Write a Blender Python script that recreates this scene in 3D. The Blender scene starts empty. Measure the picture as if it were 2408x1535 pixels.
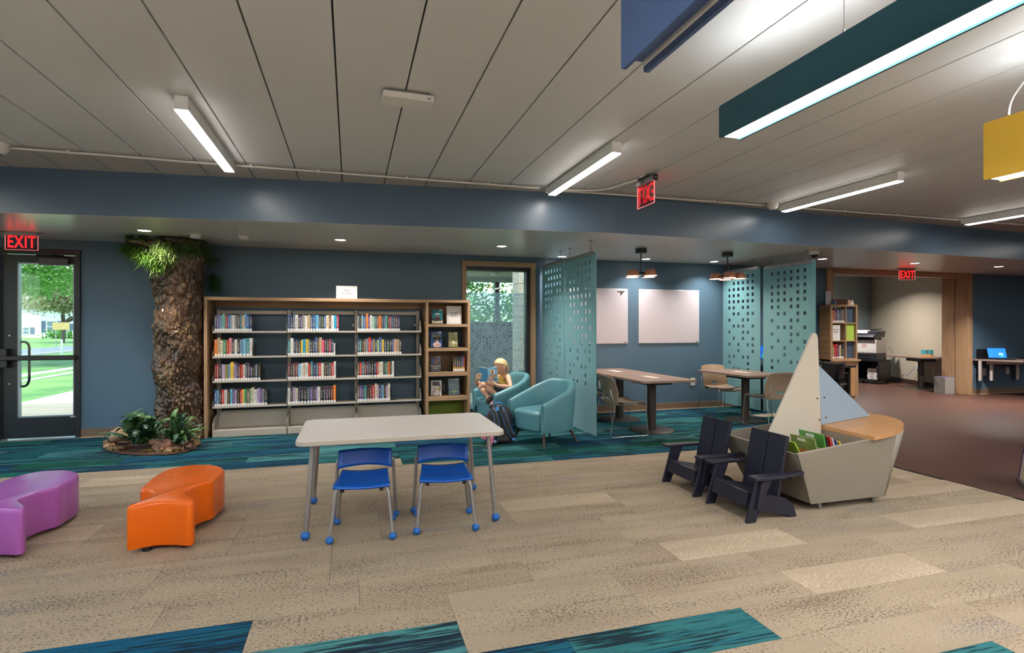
import bpy, bmesh, math, random
from mathutils import Vector, Matrix, noise as mnoise
R = random.Random(7)
scene = bpy.context.scene
COL = scene.collection

# ---------------------------------------------------------------- camera, exposure, sky, sun, large lights
YAW = math.atan(380 / 1290)
cam_data = bpy.data.cameras.new('camera')
cam_data.sensor_width = 36.0
cam_data.lens = 36.0 * 1290 / 2408
cam_data.clip_end = 400
cam = bpy.data.objects.new('camera', cam_data)
cam.location = (0, 0, 1.40)
cam.rotation_euler = (math.radians(90), 0, -YAW)
COL.objects.link(cam)
scene.camera = cam
vs = scene.view_settings
vs.view_transform = 'Standard'
vs.look = 'None'
vs.gamma = 1.0
vs.use_curve_mapping = False
vs.exposure = 0.55
scene.cycles.max_bounces = 7
scene.cycles.diffuse_bounces = 4
scene.cycles.glossy_bounces = 3
scene.cycles.transmission_bounces = 5
scene.cycles.transparent_max_bounces = 10
scene.cycles.caustics_reflective = False
scene.cycles.caustics_refractive = False
scene.cycles.sample_clamp_indirect = 6.0

world = bpy.data.worlds.new('world')
scene.world = world
world.use_nodes = True
wn = world.node_tree.nodes
wl = world.node_tree.links
wn.clear()
sky = wn.new('ShaderNodeTexSky')
sky.sky_type = 'NISHITA'
sky.sun_disc = False
sky.sun_elevation = math.radians(52)
sky.sun_rotation = math.radians(200)
bg = wn.new('ShaderNodeBackground')
bg.inputs['Strength'].default_value = 0.52
wo = wn.new('ShaderNodeOutputWorld')
wl.new(sky.outputs[0], bg.inputs[0])
wl.new(bg.outputs[0], wo.inputs[0])

sun_d = bpy.data.lights.new('sun', 'SUN')
sun_d.energy = 4.2
sun_d.color = (1, .95, .86)
sun_d.angle = math.radians(.6)
sun = bpy.data.objects.new('sun', sun_d)
sun.rotation_euler = (math.radians(27), 0, math.radians(-20))   # from high up behind the building
COL.objects.link(sun)

def area_light(name, loc, sx, sy, power, color=(1, .955, .91), rot=(0, 0, 0), spread=180, shape='RECTANGLE'):
    d = bpy.data.lights.new(name, 'AREA')
    d.shape = shape
    d.size = sx
    if shape == 'RECTANGLE':
        d.size_y = sy
    d.energy = power
    d.color = color
    d.spread = math.radians(spread)
    o = bpy.data.objects.new(name, d)
    o.location = loc
    o.rotation_euler = rot
    COL.objects.link(o)
    return o
# rows of the same ceiling lamps that hang behind the camera and beyond the frame
LAMP_W = 17
for lx in (-4.2, -1.07, 2.11, 5.2, 8.35, 11.5):
    for ly in (0.6, -2.6):
        area_light('ceiling_lamp_light', (lx, ly, 2.80), .10, 1.5, LAMP_W)
area_light('ceiling_lamp_light', (-4.2, 4.85, 2.80), .10, 1.5, LAMP_W)
area_light('ceiling_lamp_light', (11.5, 4.85, 2.80), .10, 1.5, LAMP_W)
# upward light of visible pendants, plus stronger unseen lights added to brighten the ceiling
UP_W = 74
for ux, uy, ul in ((2.03, .8, 3.4), (3.60, 1.0, 2.4), (-.9, -.4, 2.6), (-2.6, .2, 2.6), (-4.4, 1.0, 2.6), (5.4, .2, 2.6), (7.4, 1.0, 2.6), (9.8, .6, 2.6), (-.3, -3, 2.6), (3.0, -3, 2.6), (6.5, -3, 2.6)):
    area_light('pendant_and_fill_uplight', (ux, uy, 2.60), .08, ul, 11 if ux in (2.03, 3.60) else UP_W, (.97, .98, 1), (math.pi, 0, 0))

# ---------------------------------------------------------------- helpers
def lin(c):
    return tuple(((v / 255) / 12.92 if v / 255 <= .04045 else ((v / 255 + .055) / 1.055) ** 2.4) for v in c) + (1.0,)

class NT:
    """small wrapper round a material's node tree"""
    def __init__(self, name):
        self.m = bpy.data.materials.new(name)
        self.m.use_nodes = True
        self.n = self.m.node_tree.nodes
        self.l = self.m.node_tree.links
        self.b = self.n['Principled BSDF']
        self.out = self.n['Material Output']
    def new(self, t, **kw):
        nd = self.n.new(t)
        for k, v in kw.items():
            if k in nd.inputs:
                nd.inputs[k].default_value = v
            else:
                setattr(nd, k, v)
        return nd
    def link(self, a, b):
        self.l.new(a, b)
    def coord(self, kind='Object'):
        if kind == 'World':
            return self.new('ShaderNodeNewGeometry').outputs['Position']
        return self.new('ShaderNodeTexCoord').outputs[kind]
    def mapping(self, vec, scale=(1, 1, 1), loc=(0, 0, 0)):
        mp = self.new('ShaderNodeMapping')
        mp.inputs['Scale'].default_value = scale
        mp.inputs['Location'].default_value = loc
        self.link(vec, mp.inputs['Vector'])
        return mp.outputs[0]
    def noise(self, vec, scale=5, detail=3, rough=.5):
        t = self.new('ShaderNodeTexNoise')
        t.inputs['Scale'].default_value = scale
        t.inputs['Detail'].default_value = detail
        t.inputs['Roughness'].default_value = rough
        if vec is not None:
            self.link(vec, t.inputs['Vector'])
        return t.outputs['Fac']
    def ramp(self, fac, stops, interp='LINEAR'):
        r = self.new('ShaderNodeValToRGB')
        cr = r.color_ramp
        cr.interpolation = interp
        while len(cr.elements) > 1:
            cr.elements.remove(cr.elements[-1])
        cr.elements[0].position = stops[0][0]
        cr.elements[0].color = stops[0][1]
        for p, c in stops[1:]:
            e = cr.elements.new(p)
            e.color = c
        self.link(fac, r.inputs[0])
        return r.outputs[0]
    def math(self, op, a, b=None, clamp=False):
        m = self.new('ShaderNodeMath')
        m.operation = op
        m.use_clamp = clamp
        for i, v in enumerate((a, b)):
            if v is None:
                continue
            if isinstance(v, (int, float)):
                m.inputs[i].default_value = v
            else:
                self.link(v, m.inputs[i])
        return m.outputs[0]
    def mix(self, fac, a, b, mode='MIX'):
        m = self.new('ShaderNodeMix')
        m.data_type = 'RGBA'
        m.blend_type = mode
        for sock, v in ((m.inputs[0], fac), (m.inputs[6], a), (m.inputs[7], b)):
            if isinstance(v, (int, float, tuple)):
                sock.default_value = v
            else:
                self.link(v, sock)
        return m.outputs[2]
    def bump(self, h, strength=.2, dist=.01):
        bp = self.new('ShaderNodeBump')
        bp.inputs['Strength'].default_value = strength
        bp.inputs['Distance'].default_value = dist
        self.link(h, bp.inputs['Height'])
        self.link(bp.outputs[0], self.b.inputs['Normal'])
    def base(self, v):
        if isinstance(v, tuple):
            self.b.inputs['Base Color'].default_value = v
        else:
            self.link(v, self.b.inputs['Base Color'])

def mat(name, c, rough=.5, metal=0.0, spec=.5, var=.06, vscale=6, bump=None, emit=0.0, coat=0.0, sheen=0.0):
    """plain painted / plastic / metal material with faint procedural mottling"""
    t = NT(name)
    col = lin(c)
    if var:
        f = t.noise(t.coord(), vscale, 4)
        dark = tuple(v * (1 - var) for v in col[:3]) + (1,)
        lite = tuple(min(1, v * (1 + var)) for v in col[:3]) + (1,)
        t.base(t.ramp(f, [(.3, dark), (.7, lite)]))
    else:
        t.base(col)
    t.b.inputs['Roughness'].default_value = rough
    t.b.inputs['Metallic'].default_value = metal
    t.b.inputs['Specular IOR Level'].default_value = spec
    if coat:
        t.b.inputs['Coat Weight'].default_value = coat
    if sheen:
        t.b.inputs['Sheen Weight'].default_value = sheen
    if bump:
        t.bump(t.noise(t.coord(), bump[0], 3), bump[1], bump[2] if len(bump) > 2 else .004)
    if emit:
        t.b.inputs['Emission Color'].default_value = col
        t.b.inputs['Emission Strength'].default_value = emit
    return t.m

def wood(name, c, axis='X', dark=.72, rough=.5, scale=1.0, contrast=1.0):
    """wood grain that runs along AXIS of the object's own space"""
    t = NT(name)
    co = t.coord()
    rnd = t.new('ShaderNodeObjectInfo').outputs['Random']
    off = t.new('ShaderNodeVectorMath', operation='ADD')
    t.link(co, off.inputs[0])
    cmb = t.new('ShaderNodeCombineXYZ')
    for i in range(3):
        t.link(t.math('MULTIPLY', rnd, 17.0 + i * 9), cmb.inputs[i])
    t.link(cmb.outputs[0], off.inputs[1])
    s = {'X': (1.5, 26, 26), 'Y': (26, 1.5, 26), 'Z': (26, 26, 1.5)}[axis]
    v = t.mapping(off.outputs[0], tuple(a * scale for a in s))
    f1 = t.noise(v, 1.0, 5, .6)
    s2 = {'X': (.8, 3, 3), 'Y': (3, .8, 3), 'Z': (3, 3, .8)}[axis]
    f2 = t.noise(t.mapping(off.outputs[0], s2), 1.2, 3)
    f = t.math('ADD', t.math('MULTIPLY', f1, .65), t.math('MULTIPLY', f2, .35))
    base = lin(c)
    dk = tuple(v * dark for v in base[:3]) + (1,)
    lt = tuple(min(1, v * 1.14) for v in base[:3]) + (1,)
    t.base(t.ramp(f, [(.5 - .18 * contrast, dk), (.5, base), (.5 + .2 * contrast, lt)]))
    t.b.inputs['Roughness'].default_value = rough
    t.bump(f1, .06, .002)
    return t.m

class MB:
    """collects shapes and links them as ONE mesh object"""
    def __init__(self):
        self.v, self.f = [], []
    def add(self, vs, fs, M=None):
        b = len(self.v)
        for p in vs:
            p = Vector(p)
            self.v.append(tuple(M @ p) if M is not None else tuple(p))
        self.f += [tuple(b + i for i in f) for f in fs]
        return self
    def box(self, x0, x1, y0, y1, z0, z1, M=None):
        return self.add([(x0, y0, z0), (x1, y0, z0), (x1, y1, z0), (x0, y1, z0), (x0, y0, z1), (x1, y0, z1), (x1, y1, z1), (x0, y1, z1)],
                        [(0, 3, 2, 1), (4, 5, 6, 7), (0, 1, 5, 4), (1, 2, 6, 5), (2, 3, 7, 6), (3, 0, 4, 7)], M)
    def frustum(self, bot, top, M=None):
        """hull of two polygons with the same number of corners, bot and top lists of points"""
        n = len(bot)
        return self.add(list(bot) + list(top), [tuple(reversed(range(n))), tuple(range(n, 2 * n))] +
                        [(i, (i + 1) % n, n + (i + 1) % n, n + i) for i in range(n)], M)
    def prism(self, poly, z0, z1, M=None):
        a = sum(poly[i][0] * poly[(i + 1) % len(poly)][1] - poly[(i + 1) % len(poly)][0] * poly[i][1] for i in range(len(poly)))
        if a < 0:
            poly = list(reversed(poly))
        return self.frustum([(x, y, z0) for x, y in poly], [(x, y, z1) for x, y in poly], M)
    def tube(self, pts, r, n=8, M=None, cap=True):
        pts = [Vector(p) for p in pts]
        rs = r if isinstance(r, (list, tuple)) else [r] * len(pts)
        vs, fs = [], []
        t0 = (pts[1] - pts[0]).normalized()
        up = Vector((0, 0, 1)) if abs(t0.z) < .9 else Vector((1, 0, 0))
        u = t0.cross(up).normalized()
        for i, p in enumerate(pts):
            t = (pts[min(i + 1, len(pts) - 1)] - pts[max(i - 1, 0)]).normalized()
            u = (u - t * u.dot(t)).normalized()
            w = t.cross(u)
            for k in range(n):
                a = 2 * math.pi * k / n
                vs.append(p + (u * math.cos(a) + w * math.sin(a)) * rs[i])
        for i in range(len(pts) - 1):
            for k in range(n):
                fs.append((i * n + k, i * n + (k + 1) % n, (i + 1) * n + (k + 1) % n, (i + 1) * n + k))
        if cap:
            fs.append(tuple(reversed(range(n))))
            fs.append(tuple(range((len(pts) - 1) * n, len(pts) * n)))
        return self.add(vs, fs, M)
    def lathe(self, prof, n=24, M=None, cap=True):
        """prof: list of (radius, z) from bottom to top, about the z axis"""
        vs, fs = [], []
        for r, z in prof:
            for k in range(n):
                a = 2 * math.pi * k / n
                vs.append((r * math.cos(a), r * math.sin(a), z))
        for i in range(len(prof) - 1):
            for k in range(n):
                fs.append((i * n + k, i * n + (k + 1) % n, (i + 1) * n + (k + 1) % n, (i + 1) * n + k))
        if cap:
            fs.append(tuple(reversed(range(n))))
            fs.append(tuple(range((len(prof) - 1) * n, len(prof) * n)))
        return self.add(vs, fs, M)
    def ball(self, c, r, n=12, m=8, M=None):
        rx, ry, rz = r if isinstance(r, (tuple, list)) else (r, r, r)
        vs = [(c[0], c[1], c[2] - rz)]
        for j in range(1, m):
            b = -math.pi / 2 + math.pi * j / m
            for k in range(n):
                a = 2 * math.pi * k / n
                vs.append((c[0] + rx * math.cos(b) * math.cos(a), c[1] + ry * math.cos(b) * math.sin(a), c[2] + rz * math.sin(b)))
        vs.append((c[0], c[1], c[2] + rz))
        fs = [(0, 1 + (k + 1) % n, 1 + k) for k in range(n)]
        for j in range(m - 2):
            for k in range(n):
                a = 1 + j * n
                fs.append((a + k, a + (k + 1) % n, a + n + (k + 1) % n, a + n + k))
        L = len(vs) - 1
        a = 1 + (m - 2) * n
        fs += [(a + k, a + (k + 1) % n, L) for k in range(n)]
        return self.add(vs, fs, M)
    def grid(self, fn, nu, nv, closed_u=False):
        """fn(u, v) -> point, u, v in 0..1"""
        vs, fs = [], []
        cu = nu if closed_u else nu + 1
        for j in range(nv + 1):
            for i in range(cu):
                vs.append(fn(i / nu, j / nv))
        for j in range(nv):
            for i in range(nu):
                a, b = j * cu + i, j * cu + (i + 1) % cu
                fs.append((a, b, b + cu, a + cu))
        return self.add(vs, fs)
    def mesh(self, name, m, smooth=None):
        me = bpy.data.meshes.new(name)
        me.from_pydata(self.v, [], self.f)
        me.validate(verbose=False)
        if m is not None:
            me.materials.append(m)
        if smooth is not None:
            me.polygons.foreach_set('use_smooth', [True] * len(me.polygons))
            me.set_sharp_from_angle(angle=math.radians(smooth))
        me.update()
        return me
    def build(self, name, m, parent=None, smooth=None, bevel=0, seg=2, loc=None, rot=None, kind=None, label=None, solid=0, sub=0):
        o = bpy.data.objects.new(name, self.mesh(name, m, smooth))
        COL.objects.link(o)
        if parent is not None:
            o.parent = parent
        if loc is not None:
            o.location = loc
        if rot is not None:
            o.rotation_euler = rot
        if solid:
            md = o.modifiers.new('solid', 'SOLIDIFY')
            md.thickness = solid
            md.offset = 0
        if bevel:
            md = o.modifiers.new('bevel', 'BEVEL')
            md.width = bevel
            md.segments = seg
            md.limit_method = 'ANGLE'
            md.angle_limit = math.radians(40)
            md.harden_normals = False
        if sub:
            md = o.modifiers.new('sub', 'SUBSURF')
            md.levels = sub
            md.render_levels = sub
        if kind:
            o['kind'] = kind
        if label:
            o['label'] = label
        return o

def tag(o, label, cat, group=None, kind=None):
    o['label'] = label
    o['category'] = cat
    if group:
        o['group'] = group
    if kind:
        o['kind'] = kind
    return o

def thing(name, label, cat, loc=(0, 0, 0), rz=0.0, group=None):
    o = bpy.data.objects.new(name, None)
    o.empty_display_size = .1
    COL.objects.link(o)
    o.location = loc
    o.rotation_euler = (0, 0, rz)
    return tag(o, label, cat, group)

def struct(o):
    o['kind'] = 'structure'
    return o

def kids(o):
    return [c for c in bpy.data.objects if c.parent == o]

CHILD = {}
def copy_tree(src, loc, rz, label, group=None):
    """a copy of a thing with copies of its parts and sub-parts"""
    if src.name not in CHILD:
        CHILD[src.name] = [(c, kids(c)) for c in kids(src)]
    r = src.copy()
    COL.objects.link(r)
    r.location = loc
    r.rotation_euler = (0, 0, rz)
    r['label'] = label
    if group:
        r['group'] = group
    for c, subs in CHILD[src.name]:
        k = c.copy()
        COL.objects.link(k)
        k.parent = r
        for g in subs:
            q = g.copy()
            COL.objects.link(q)
            q.parent = k
    return r

def text(body, size, m, parent, loc, rot, extrude=.001, align='CENTER', name='lettering', sx=1.0, bold=0.0):
    cu = bpy.data.curves.new(name, 'FONT')
    cu.body = body
    cu.size = size
    cu.extrude = extrude
    cu.offset = bold
    cu.space_character = 1.0 if bold == 0 else 1.12
    cu.align_x = align
    cu.align_y = 'CENTER'
    cu.materials.append(m)
    tmp = bpy.data.objects.new('tmp', cu)
    me = bpy.data.meshes.new_from_object(tmp)
    bpy.data.objects.remove(tmp)
    o = bpy.data.objects.new(name, me)
    COL.objects.link(o)
    o.parent = parent
    o.location = loc
    o.rotation_euler = rot
    o.scale = (sx, 1, 1)
    return o
FACE_CAM = (math.radians(90), 0, 0)     # lettering on a face that looks towards -y

def arc(cx, cy, r, a0, a1, n):
    return [(cx + r * math.cos(math.radians(a0 + (a1 - a0) * i / n)), cy + r * math.sin(math.radians(a0 + (a1 - a0) * i / n))) for i in range(n + 1)]

def rounded_rect(x0, x1, y0, y1, r, n=5):
    return arc(x1 - r, y1 - r, r, 0, 90, n) + arc(x0 + r, y1 - r, r, 90, 180, n) + arc(x0 + r, y0 + r, r, 180, 270, n) + arc(x1 - r, y0 + r, r, 270, 360, n)

def fillet(pts, r, n=4):
    """round the corners of a polyline of 3-D points"""
    pts = [Vector(p) for p in pts]
    out = [pts[0]]
    for i in range(1, len(pts) - 1):
        a, b, c = pts[i - 1], pts[i], pts[i + 1]
        d1, d2 = (a - b), (c - b)
        rr = min(r, d1.length * .49, d2.length * .49)
        p, q = b + d1.normalized() * rr, b + d2.normalized() * rr
        for k in range(n + 1):
            t = k / n
            out.append(p * (1 - t) ** 2 + b * 2 * t * (1 - t) + q * t * t)
    out.append(pts[-1])
    return out
# ---------------------------------------------------------------- shared materials
M_WALL = mat('slate_blue_paint', (80, 105, 125), .42, spec=.4, var=.02, vscale=1.5, bump=(260, .05, .002))
M_BEAM = mat('slate_blue_beam_paint', (76, 99, 119), .33, spec=.5, var=.02, vscale=1.5, bump=(220, .06, .002))
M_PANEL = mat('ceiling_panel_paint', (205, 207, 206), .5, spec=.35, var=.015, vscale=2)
M_ENDPANEL = mat('ceiling_end_panel_grey', (176, 174, 169), .6, spec=.3, var=.015, vscale=2)  # end panels toned a darker grey than the main ceiling panels
M_SLAB = mat('ceiling_gap_grey', (70, 69, 67), .9)
M_SOFFIT = mat('soffit_paint', (214, 211, 205), .28, spec=.45, var=.02, vscale=1.2)
M_BEIGE = mat('beige_wall_paint', (190, 180, 162), .6, var=.02)
M_GREYBLUE = mat('grey_blue_wall_paint', (140, 156, 163), .6, var=.02)
M_BASE = mat('taupe_vinyl_base', (118, 96, 78), .45)
M_BASE_LIP = mat('pale_base_lip', (190, 165, 135), .5)
M_BLACK = mat('black_plastic', (22, 22, 24), .4)
M_DARKMETAL = mat('dark_bronze_metal', (32, 33, 37), .42)
M_WHITE = mat('white_enamel', (226, 226, 224), .4)
M_WHITEPL = mat('white_plastic', (215, 213, 208), .45)
M_CHROME = mat('polished_chrome', (205, 205, 208), .12, metal=1.0, var=0)
M_STEEL = mat('brushed_steel', (150, 150, 150), .34, metal=1.0)
M_ALU = mat('silver_grey_metal', (168, 166, 166), .3, metal=.75)
M_OAK = wood('oak_x', (168, 135, 103), 'X')
M_OAKZ = wood('oak_z', (168, 135, 103), 'Z')
M_OAKY = wood('oak_y', (164, 130, 98), 'Y')
M_PAPER = mat('white_paper', (232, 230, 228), .7, var=.01)
M_INK = mat('dark_print_ink', (40, 42, 48), .6, var=0)
M_PAGES = mat('book_pages', (222, 212, 190), .8, bump=(300, .2, .001))

def emit_mat(name, c, s):
    t = NT(name)
    t.b.inputs['Base Color'].default_value = lin(c)
    t.b.inputs['Emission Color'].default_value = lin(c)
    t.b.inputs['Emission Strength'].default_value = s
    return t.m
M_LAMP = emit_mat('lit_lamp_lens', (255, 246, 238), 24)
M_DOWN = emit_mat('lit_downlight_lens', (255, 240, 224), 14)
M_WARM = emit_mat('lit_warm_lens', (255, 205, 165), 16)
M_RED = emit_mat('lit_red_letters', (255, 24, 30), 1.9)

def glass_mat(name, tint=(235, 245, 242), refl=.06, edge=None):
    t = NT(name)
    t.n.remove(t.b)
    tr = t.new('ShaderNodeBsdfTransparent')
    tr.inputs[0].default_value = lin(tint)
    gl = t.new('ShaderNodeBsdfGlossy')
    gl.inputs['Roughness'].default_value = .02
    fr = t.new('ShaderNodeLayerWeight')
    fr.inputs[0].default_value = .25
    mx = t.new('ShaderNodeMixShader')
    t.link(t.math('ADD', t.math('MULTIPLY', fr.outputs['Fresnel'], .5), refl * .3, True), mx.inputs[0])
    t.link(tr.outputs[0], mx.inputs[1])
    t.link(gl.outputs[0], mx.inputs[2])
    t.link(mx.outputs[0], t.out.inputs[0])
    return t.m
M_GLASS = glass_mat('clear_glass')
M_ACRYLIC = glass_mat('clear_acrylic', (232, 222, 226), .15)

# carpets ----------------------------------------------------------
def beige_carpet():
    t = NT('beige_fleck_carpet')
    pos = t.coord('World')
    rnd = t.new('ShaderNodeObjectInfo').outputs['Random']
    off = t.new('ShaderNodeCombineXYZ')
    t.link(t.math('MULTIPLY', rnd, 40), off.inputs[0])
    t.link(t.math('MULTIPLY', rnd, 23), off.inputs[1])
    pv = t.new('ShaderNodeVectorMath', operation='ADD')
    t.link(pos, pv.inputs[0])
    t.link(off.outputs[0], pv.inputs[1])
    dens = t.noise(t.mapping(pv.outputs[0], (1.1, 5.5, 1)), 1.0, 2, .5)
    fleck = t.noise(t.mapping(pos, (62, 92, 1)), 1.0, 2, .6)
    pale = t.math('GREATER_THAN', rnd, .86)
    thr = t.math('SUBTRACT', .80, t.math('MULTIPLY', dens, .46))
    msk = t.math('MULTIPLY', t.math('SUBTRACT', fleck, thr), 22, True)
    tone = t.noise(t.mapping(pv.outputs[0], (.7, 2.2, 1)), 1.0, 1)
    dark = t.ramp(tone, [(.38, lin((104, 92, 78))), (.55, lin((92, 84, 76))), (.66, lin((106, 110, 122)))])
    ground = t.ramp(t.noise(t.mapping(pv.outputs[0], (.9, 4, 1)), 1, 2), [(.35, lin((151, 138, 121))), (.65, lin((163, 150, 132)))])
    ground = t.mix(t.math('MULTIPLY', pale, .4), ground, lin((182, 167, 147)))
    dark = t.mix(pale, dark, lin((206, 192, 174)))
    c = t.mix(t.math('MULTIPLY', msk, .78), ground, dark)
    # pale loops that catch among the pile
    f2 = t.noise(t.mapping(pos, (90, 90, 1)), 1.0, 1)
    d2 = t.noise(t.mapping(pv.outputs[0], (1.4, 6, 1), (9, 3, 0)), 1.0, 2)
    m2 = t.math('MULTIPLY', t.math('SUBTRACT', f2, t.math('SUBTRACT', .86, t.math('MULTIPLY', d2, .42))), 14, True)
    c = t.mix(t.math('MULTIPLY', m2, .6), c, lin((192, 180, 162)))
    grain = t.noise(t.mapping(pos, (420, 420, 1)), 1.0, 1)
    c = t.mix(.22, c, t.ramp(grain, [(.3, (.06, .05, .04, 1)), (.7, (.75, .68, .58, 1))]), 'OVERLAY')
    t.base(c)
    t.b.inputs['Roughness'].default_value = .95
    t.b.inputs['Specular IOR Level'].default_value = .1
    t.bump(grain, .35, .003)
    return t.m

def teal_carpet():
    t = NT('teal_stripe_carpet')
    pos = t.coord('World')
    oi = t.new('ShaderNodeObjectInfo')
    rnd = oi.outputs['Random']
    off = t.new('ShaderNodeCombineXYZ')
    t.link(t.math('MULTIPLY', rnd, 31), off.inputs[0])
    t.link(t.math('MULTIPLY', rnd, 17), off.inputs[1])
    pv = t.new('ShaderNodeVectorMath', operation='ADD')
    t.link(pos, pv.inputs[0])
    t.link(off.outputs[0], pv.inputs[1])
    pal = t.ramp(rnd, [(0, lin((34, 96, 100))), (.24, lin((22, 68, 92))), (.38, lin((66, 120, 123))), (.54, lin((28, 86, 91))),
                       (.66, lin((22, 86, 66))), (.78, lin((20, 76, 104))), (.88, lin((47, 104, 109)))], 'CONSTANT')
    pal2 = t.ramp(t.math('FRACT', t.math('MULTIPLY', rnd, 7.31)), [(0, lin((66, 128, 130))), (.3, lin((26, 84, 100))), (.6, lin((26, 98, 84))), (.8, lin((34, 62, 78)))], 'CONSTANT')
    band = t.noise(t.mapping(pv.outputs[0], (.55, 14, 1)), 1.0, 2)
    c = t.mix(t.math('MULTIPLY', t.math('SUBTRACT', band, .5), 9, True), pal, pal2)
    st = t.noise(t.mapping(pv.outputs[0], (2.6, 62, 1)), 1.0, 3, .65)
    dn = t.noise(t.mapping(pv.outputs[0], (.9, 6, 1), (4, 8, 0)), 1.0, 1)
    m = t.math('MULTIPLY', t.math('SUBTRACT', st, t.math('SUBTRACT', .745, t.math('MULTIPLY', dn, .50))), 14, True)
    c = t.mix(t.math('MULTIPLY', m, .9), c, lin((22, 30, 40)))
    grain = t.noise(t.mapping(pos, (300, 420, 1)), 1.0, 1)
    c = t.mix(.3, c, t.ramp(grain, [(.3, (.08, .08, .08, 1)), (.7, (.8, .8, .8, 1))]), 'OVERLAY')
    t.base(c)
    t.b.inputs['Roughness'].default_value = .95
    t.b.inputs['Specular IOR Level'].default_value = .1
    t.bump(grain, .35, .003)
    return t.m
M_BCARPET = beige_carpet()
M_TCARPET = teal_carpet()

def vinyl():
    t = NT('brown_vinyl')
    pos = t.coord('World')
    f = t.noise(t.mapping(pos, (1.2, 16, 1)), 1.0, 5, .6)
    t.base(t.ramp(f, [(.25, lin((66, 44, 38))), (.55, lin((82, 56, 48))), (.8, lin((94, 64, 53)))]))
    t.b.inputs['Roughness'].default_value = .42
    t.b.inputs['Specular IOR Level'].default_value = .25
    t.bump(f, .04, .002)
    return t.m
M_VINYL = vinyl()

# ---------------------------------------------------------------- floor
floor = struct(MB().box(-6, 16, -5, 12, -.12, -.006).build('floor', M_BCARPET))
PW, PL = .279, .93
def row_y(k): return 2.858 + PW * k
def boundary(x):
    return 6.20 if x < -1.35 else (5.93 if x < .1 else (5.65 if x < 1.2 else 5.37))
pb = MB().box(0, PL - .002, 0, PW - .002, -.006, 0).mesh('carpet_plank', M_BCARPET)
pt = MB().box(0, PL - .002, 0, PW - .002, -.006, 0).mesh('carpet_plank_teal', M_TCARPET)
rowoff = {}
def plank(x, k, teal, name):
    o = bpy.data.objects.new(name, pt if teal else pb)
    COL.objects.link(o)
    o.parent = floor
    o.location = (x, row_y(k), 0)
    return o
accent = {-1: (-2.31, -.44), -2: (-.45, .49), -3: (-.05, 1.88), -5: (1.80, 2.75)}
RO = random.Random(3)
cut = MB()
for k in range(-7, 19):
    yc = row_y(k) + PW / 2
    off = RO.choice((0, .31, .465, .62))
    if k in (-1, -2):
        off = (-.445 + 6) % PL
    if k == -3:
        off = (1.86 + 6) % PL
    if k == -5:
        off = (2.74 + 6) % PL
    x = -6 + off - PL
    while x < 6.8:
        xc = x + PL / 2
        d = .2825 * xc + .9593 * yc                      # depth in view: rows nearer than the frame are left to the slab
        vis = d > .6 and abs((.9593 * xc - .2825 * yc) / d) < 1.25
        teal = any(a - .05 < xc < b and k == kk for kk, (a, b) in accent.items()) or (yc > boundary(xc))
        limit = 6.62 if yc > 5.37 else 5.22
        if xc < limit - .2 and x > -5.95 and (vis or (yc > 5.9 and xc < 0)) and yc < 8.1:
            plank(x, k, teal, 'carpet_plank')
        x += PL
vin = MB()
vin.box(5.22, 16, -5, 5.37, -.006, .001).box(6.62, 16, 5.37, 12, -.006, .001)
struct(vin.build('floor_brown_vinyl', M_VINYL))
struct(MB().box(5.205, 5.225, -5, 5.37, -.006, .003).build('trim_floor_edge', M_BLACK))

# ---------------------------------------------------------------- ceiling, beam and soffit
def beam_y(x):
    return 5.754 - .0975 * (x - 2.948) if x < 2.948 else 5.754 + .0576 * (x - 2.948)
ceil = struct(MB().box(-6, 16, -5, 6.9, 2.952, 3.1).build('ceiling', M_SLAB))
pw = .4285
x = -.0835 - pw * 13
n = 0
while x < 15.6:
    w0, w1 = x + .005, x + pw - .005
    MB().box(w0, w1, -5, 5.60, 2.93, 2.955).build('ceiling_panel', M_PANEL, ceil, bevel=.002, seg=1)
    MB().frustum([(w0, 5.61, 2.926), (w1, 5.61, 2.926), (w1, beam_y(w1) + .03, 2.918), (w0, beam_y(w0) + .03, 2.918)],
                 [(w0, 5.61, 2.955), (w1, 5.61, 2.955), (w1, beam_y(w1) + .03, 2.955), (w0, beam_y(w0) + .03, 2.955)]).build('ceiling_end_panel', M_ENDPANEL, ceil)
    x += pw
bl = [(-6, beam_y(-6)), (2.948, beam_y(2.948)), (16, beam_y(16))]
struct(MB().prism(bl + [(16, 6.75), (2.948, 6.0), (-6, 6.85)], 2.482, 3.0).build('beam', M_BEAM))
struct(MB().prism([(a, b + .004) for a, b in bl] + [(16, 8.45), (-6, 8.45)], 2.48, 2.56).build('ceiling_soffit', M_SOFFIT))
struct(MB().prism([(-6, 6.82), (2.9, 6.0), (16, 6.7), (16, 12.2), (8.2, 12.2), (8.2, 8.45), (-6, 8.45)], 2.9, 3.0).build('roof_slab', M_SLAB))

# ---------------------------------------------------------------- walls
wb = MB()
Y0, Y1 = 8.15, 8.35
for a, b in ((-6, -4.12), (-3.25, 1.66), (2.735, 8.62), (12.1, 16)):
    wb.box(a, b, Y0, Y1, 0, 2.52)
wb.box(-4.12, -3.25, Y0, Y1, 2.357, 2.52).box(1.66, 2.735, Y0, Y1, 2.31, 2.52).box(1.66, 2.735, Y0, Y1, 0, .06).box(8.62, 12.1, Y0, Y1, 2.43, 2.52)
struct(wb.build('wall_back', M_WALL))
wlft = MB()
wlft.box(-6.2, -6, -5, 8.4, 0, .35).box(-6.2, -6, -5, 8.4, 2.5, 3.0).box(-6.2, -6, -5, 2.6, .35, 2.5).box(-6.2, -6, 7.6, 8.4, .35, 2.5)
struct(wlft.build('wall_left', M_WALL))
w2 = struct(thing('window_2', 'wide window in the left wall beyond the frame', 'window', (-6.1, 2.6, .35)))
del w2['category'], w2['label']
fr = MB()
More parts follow.
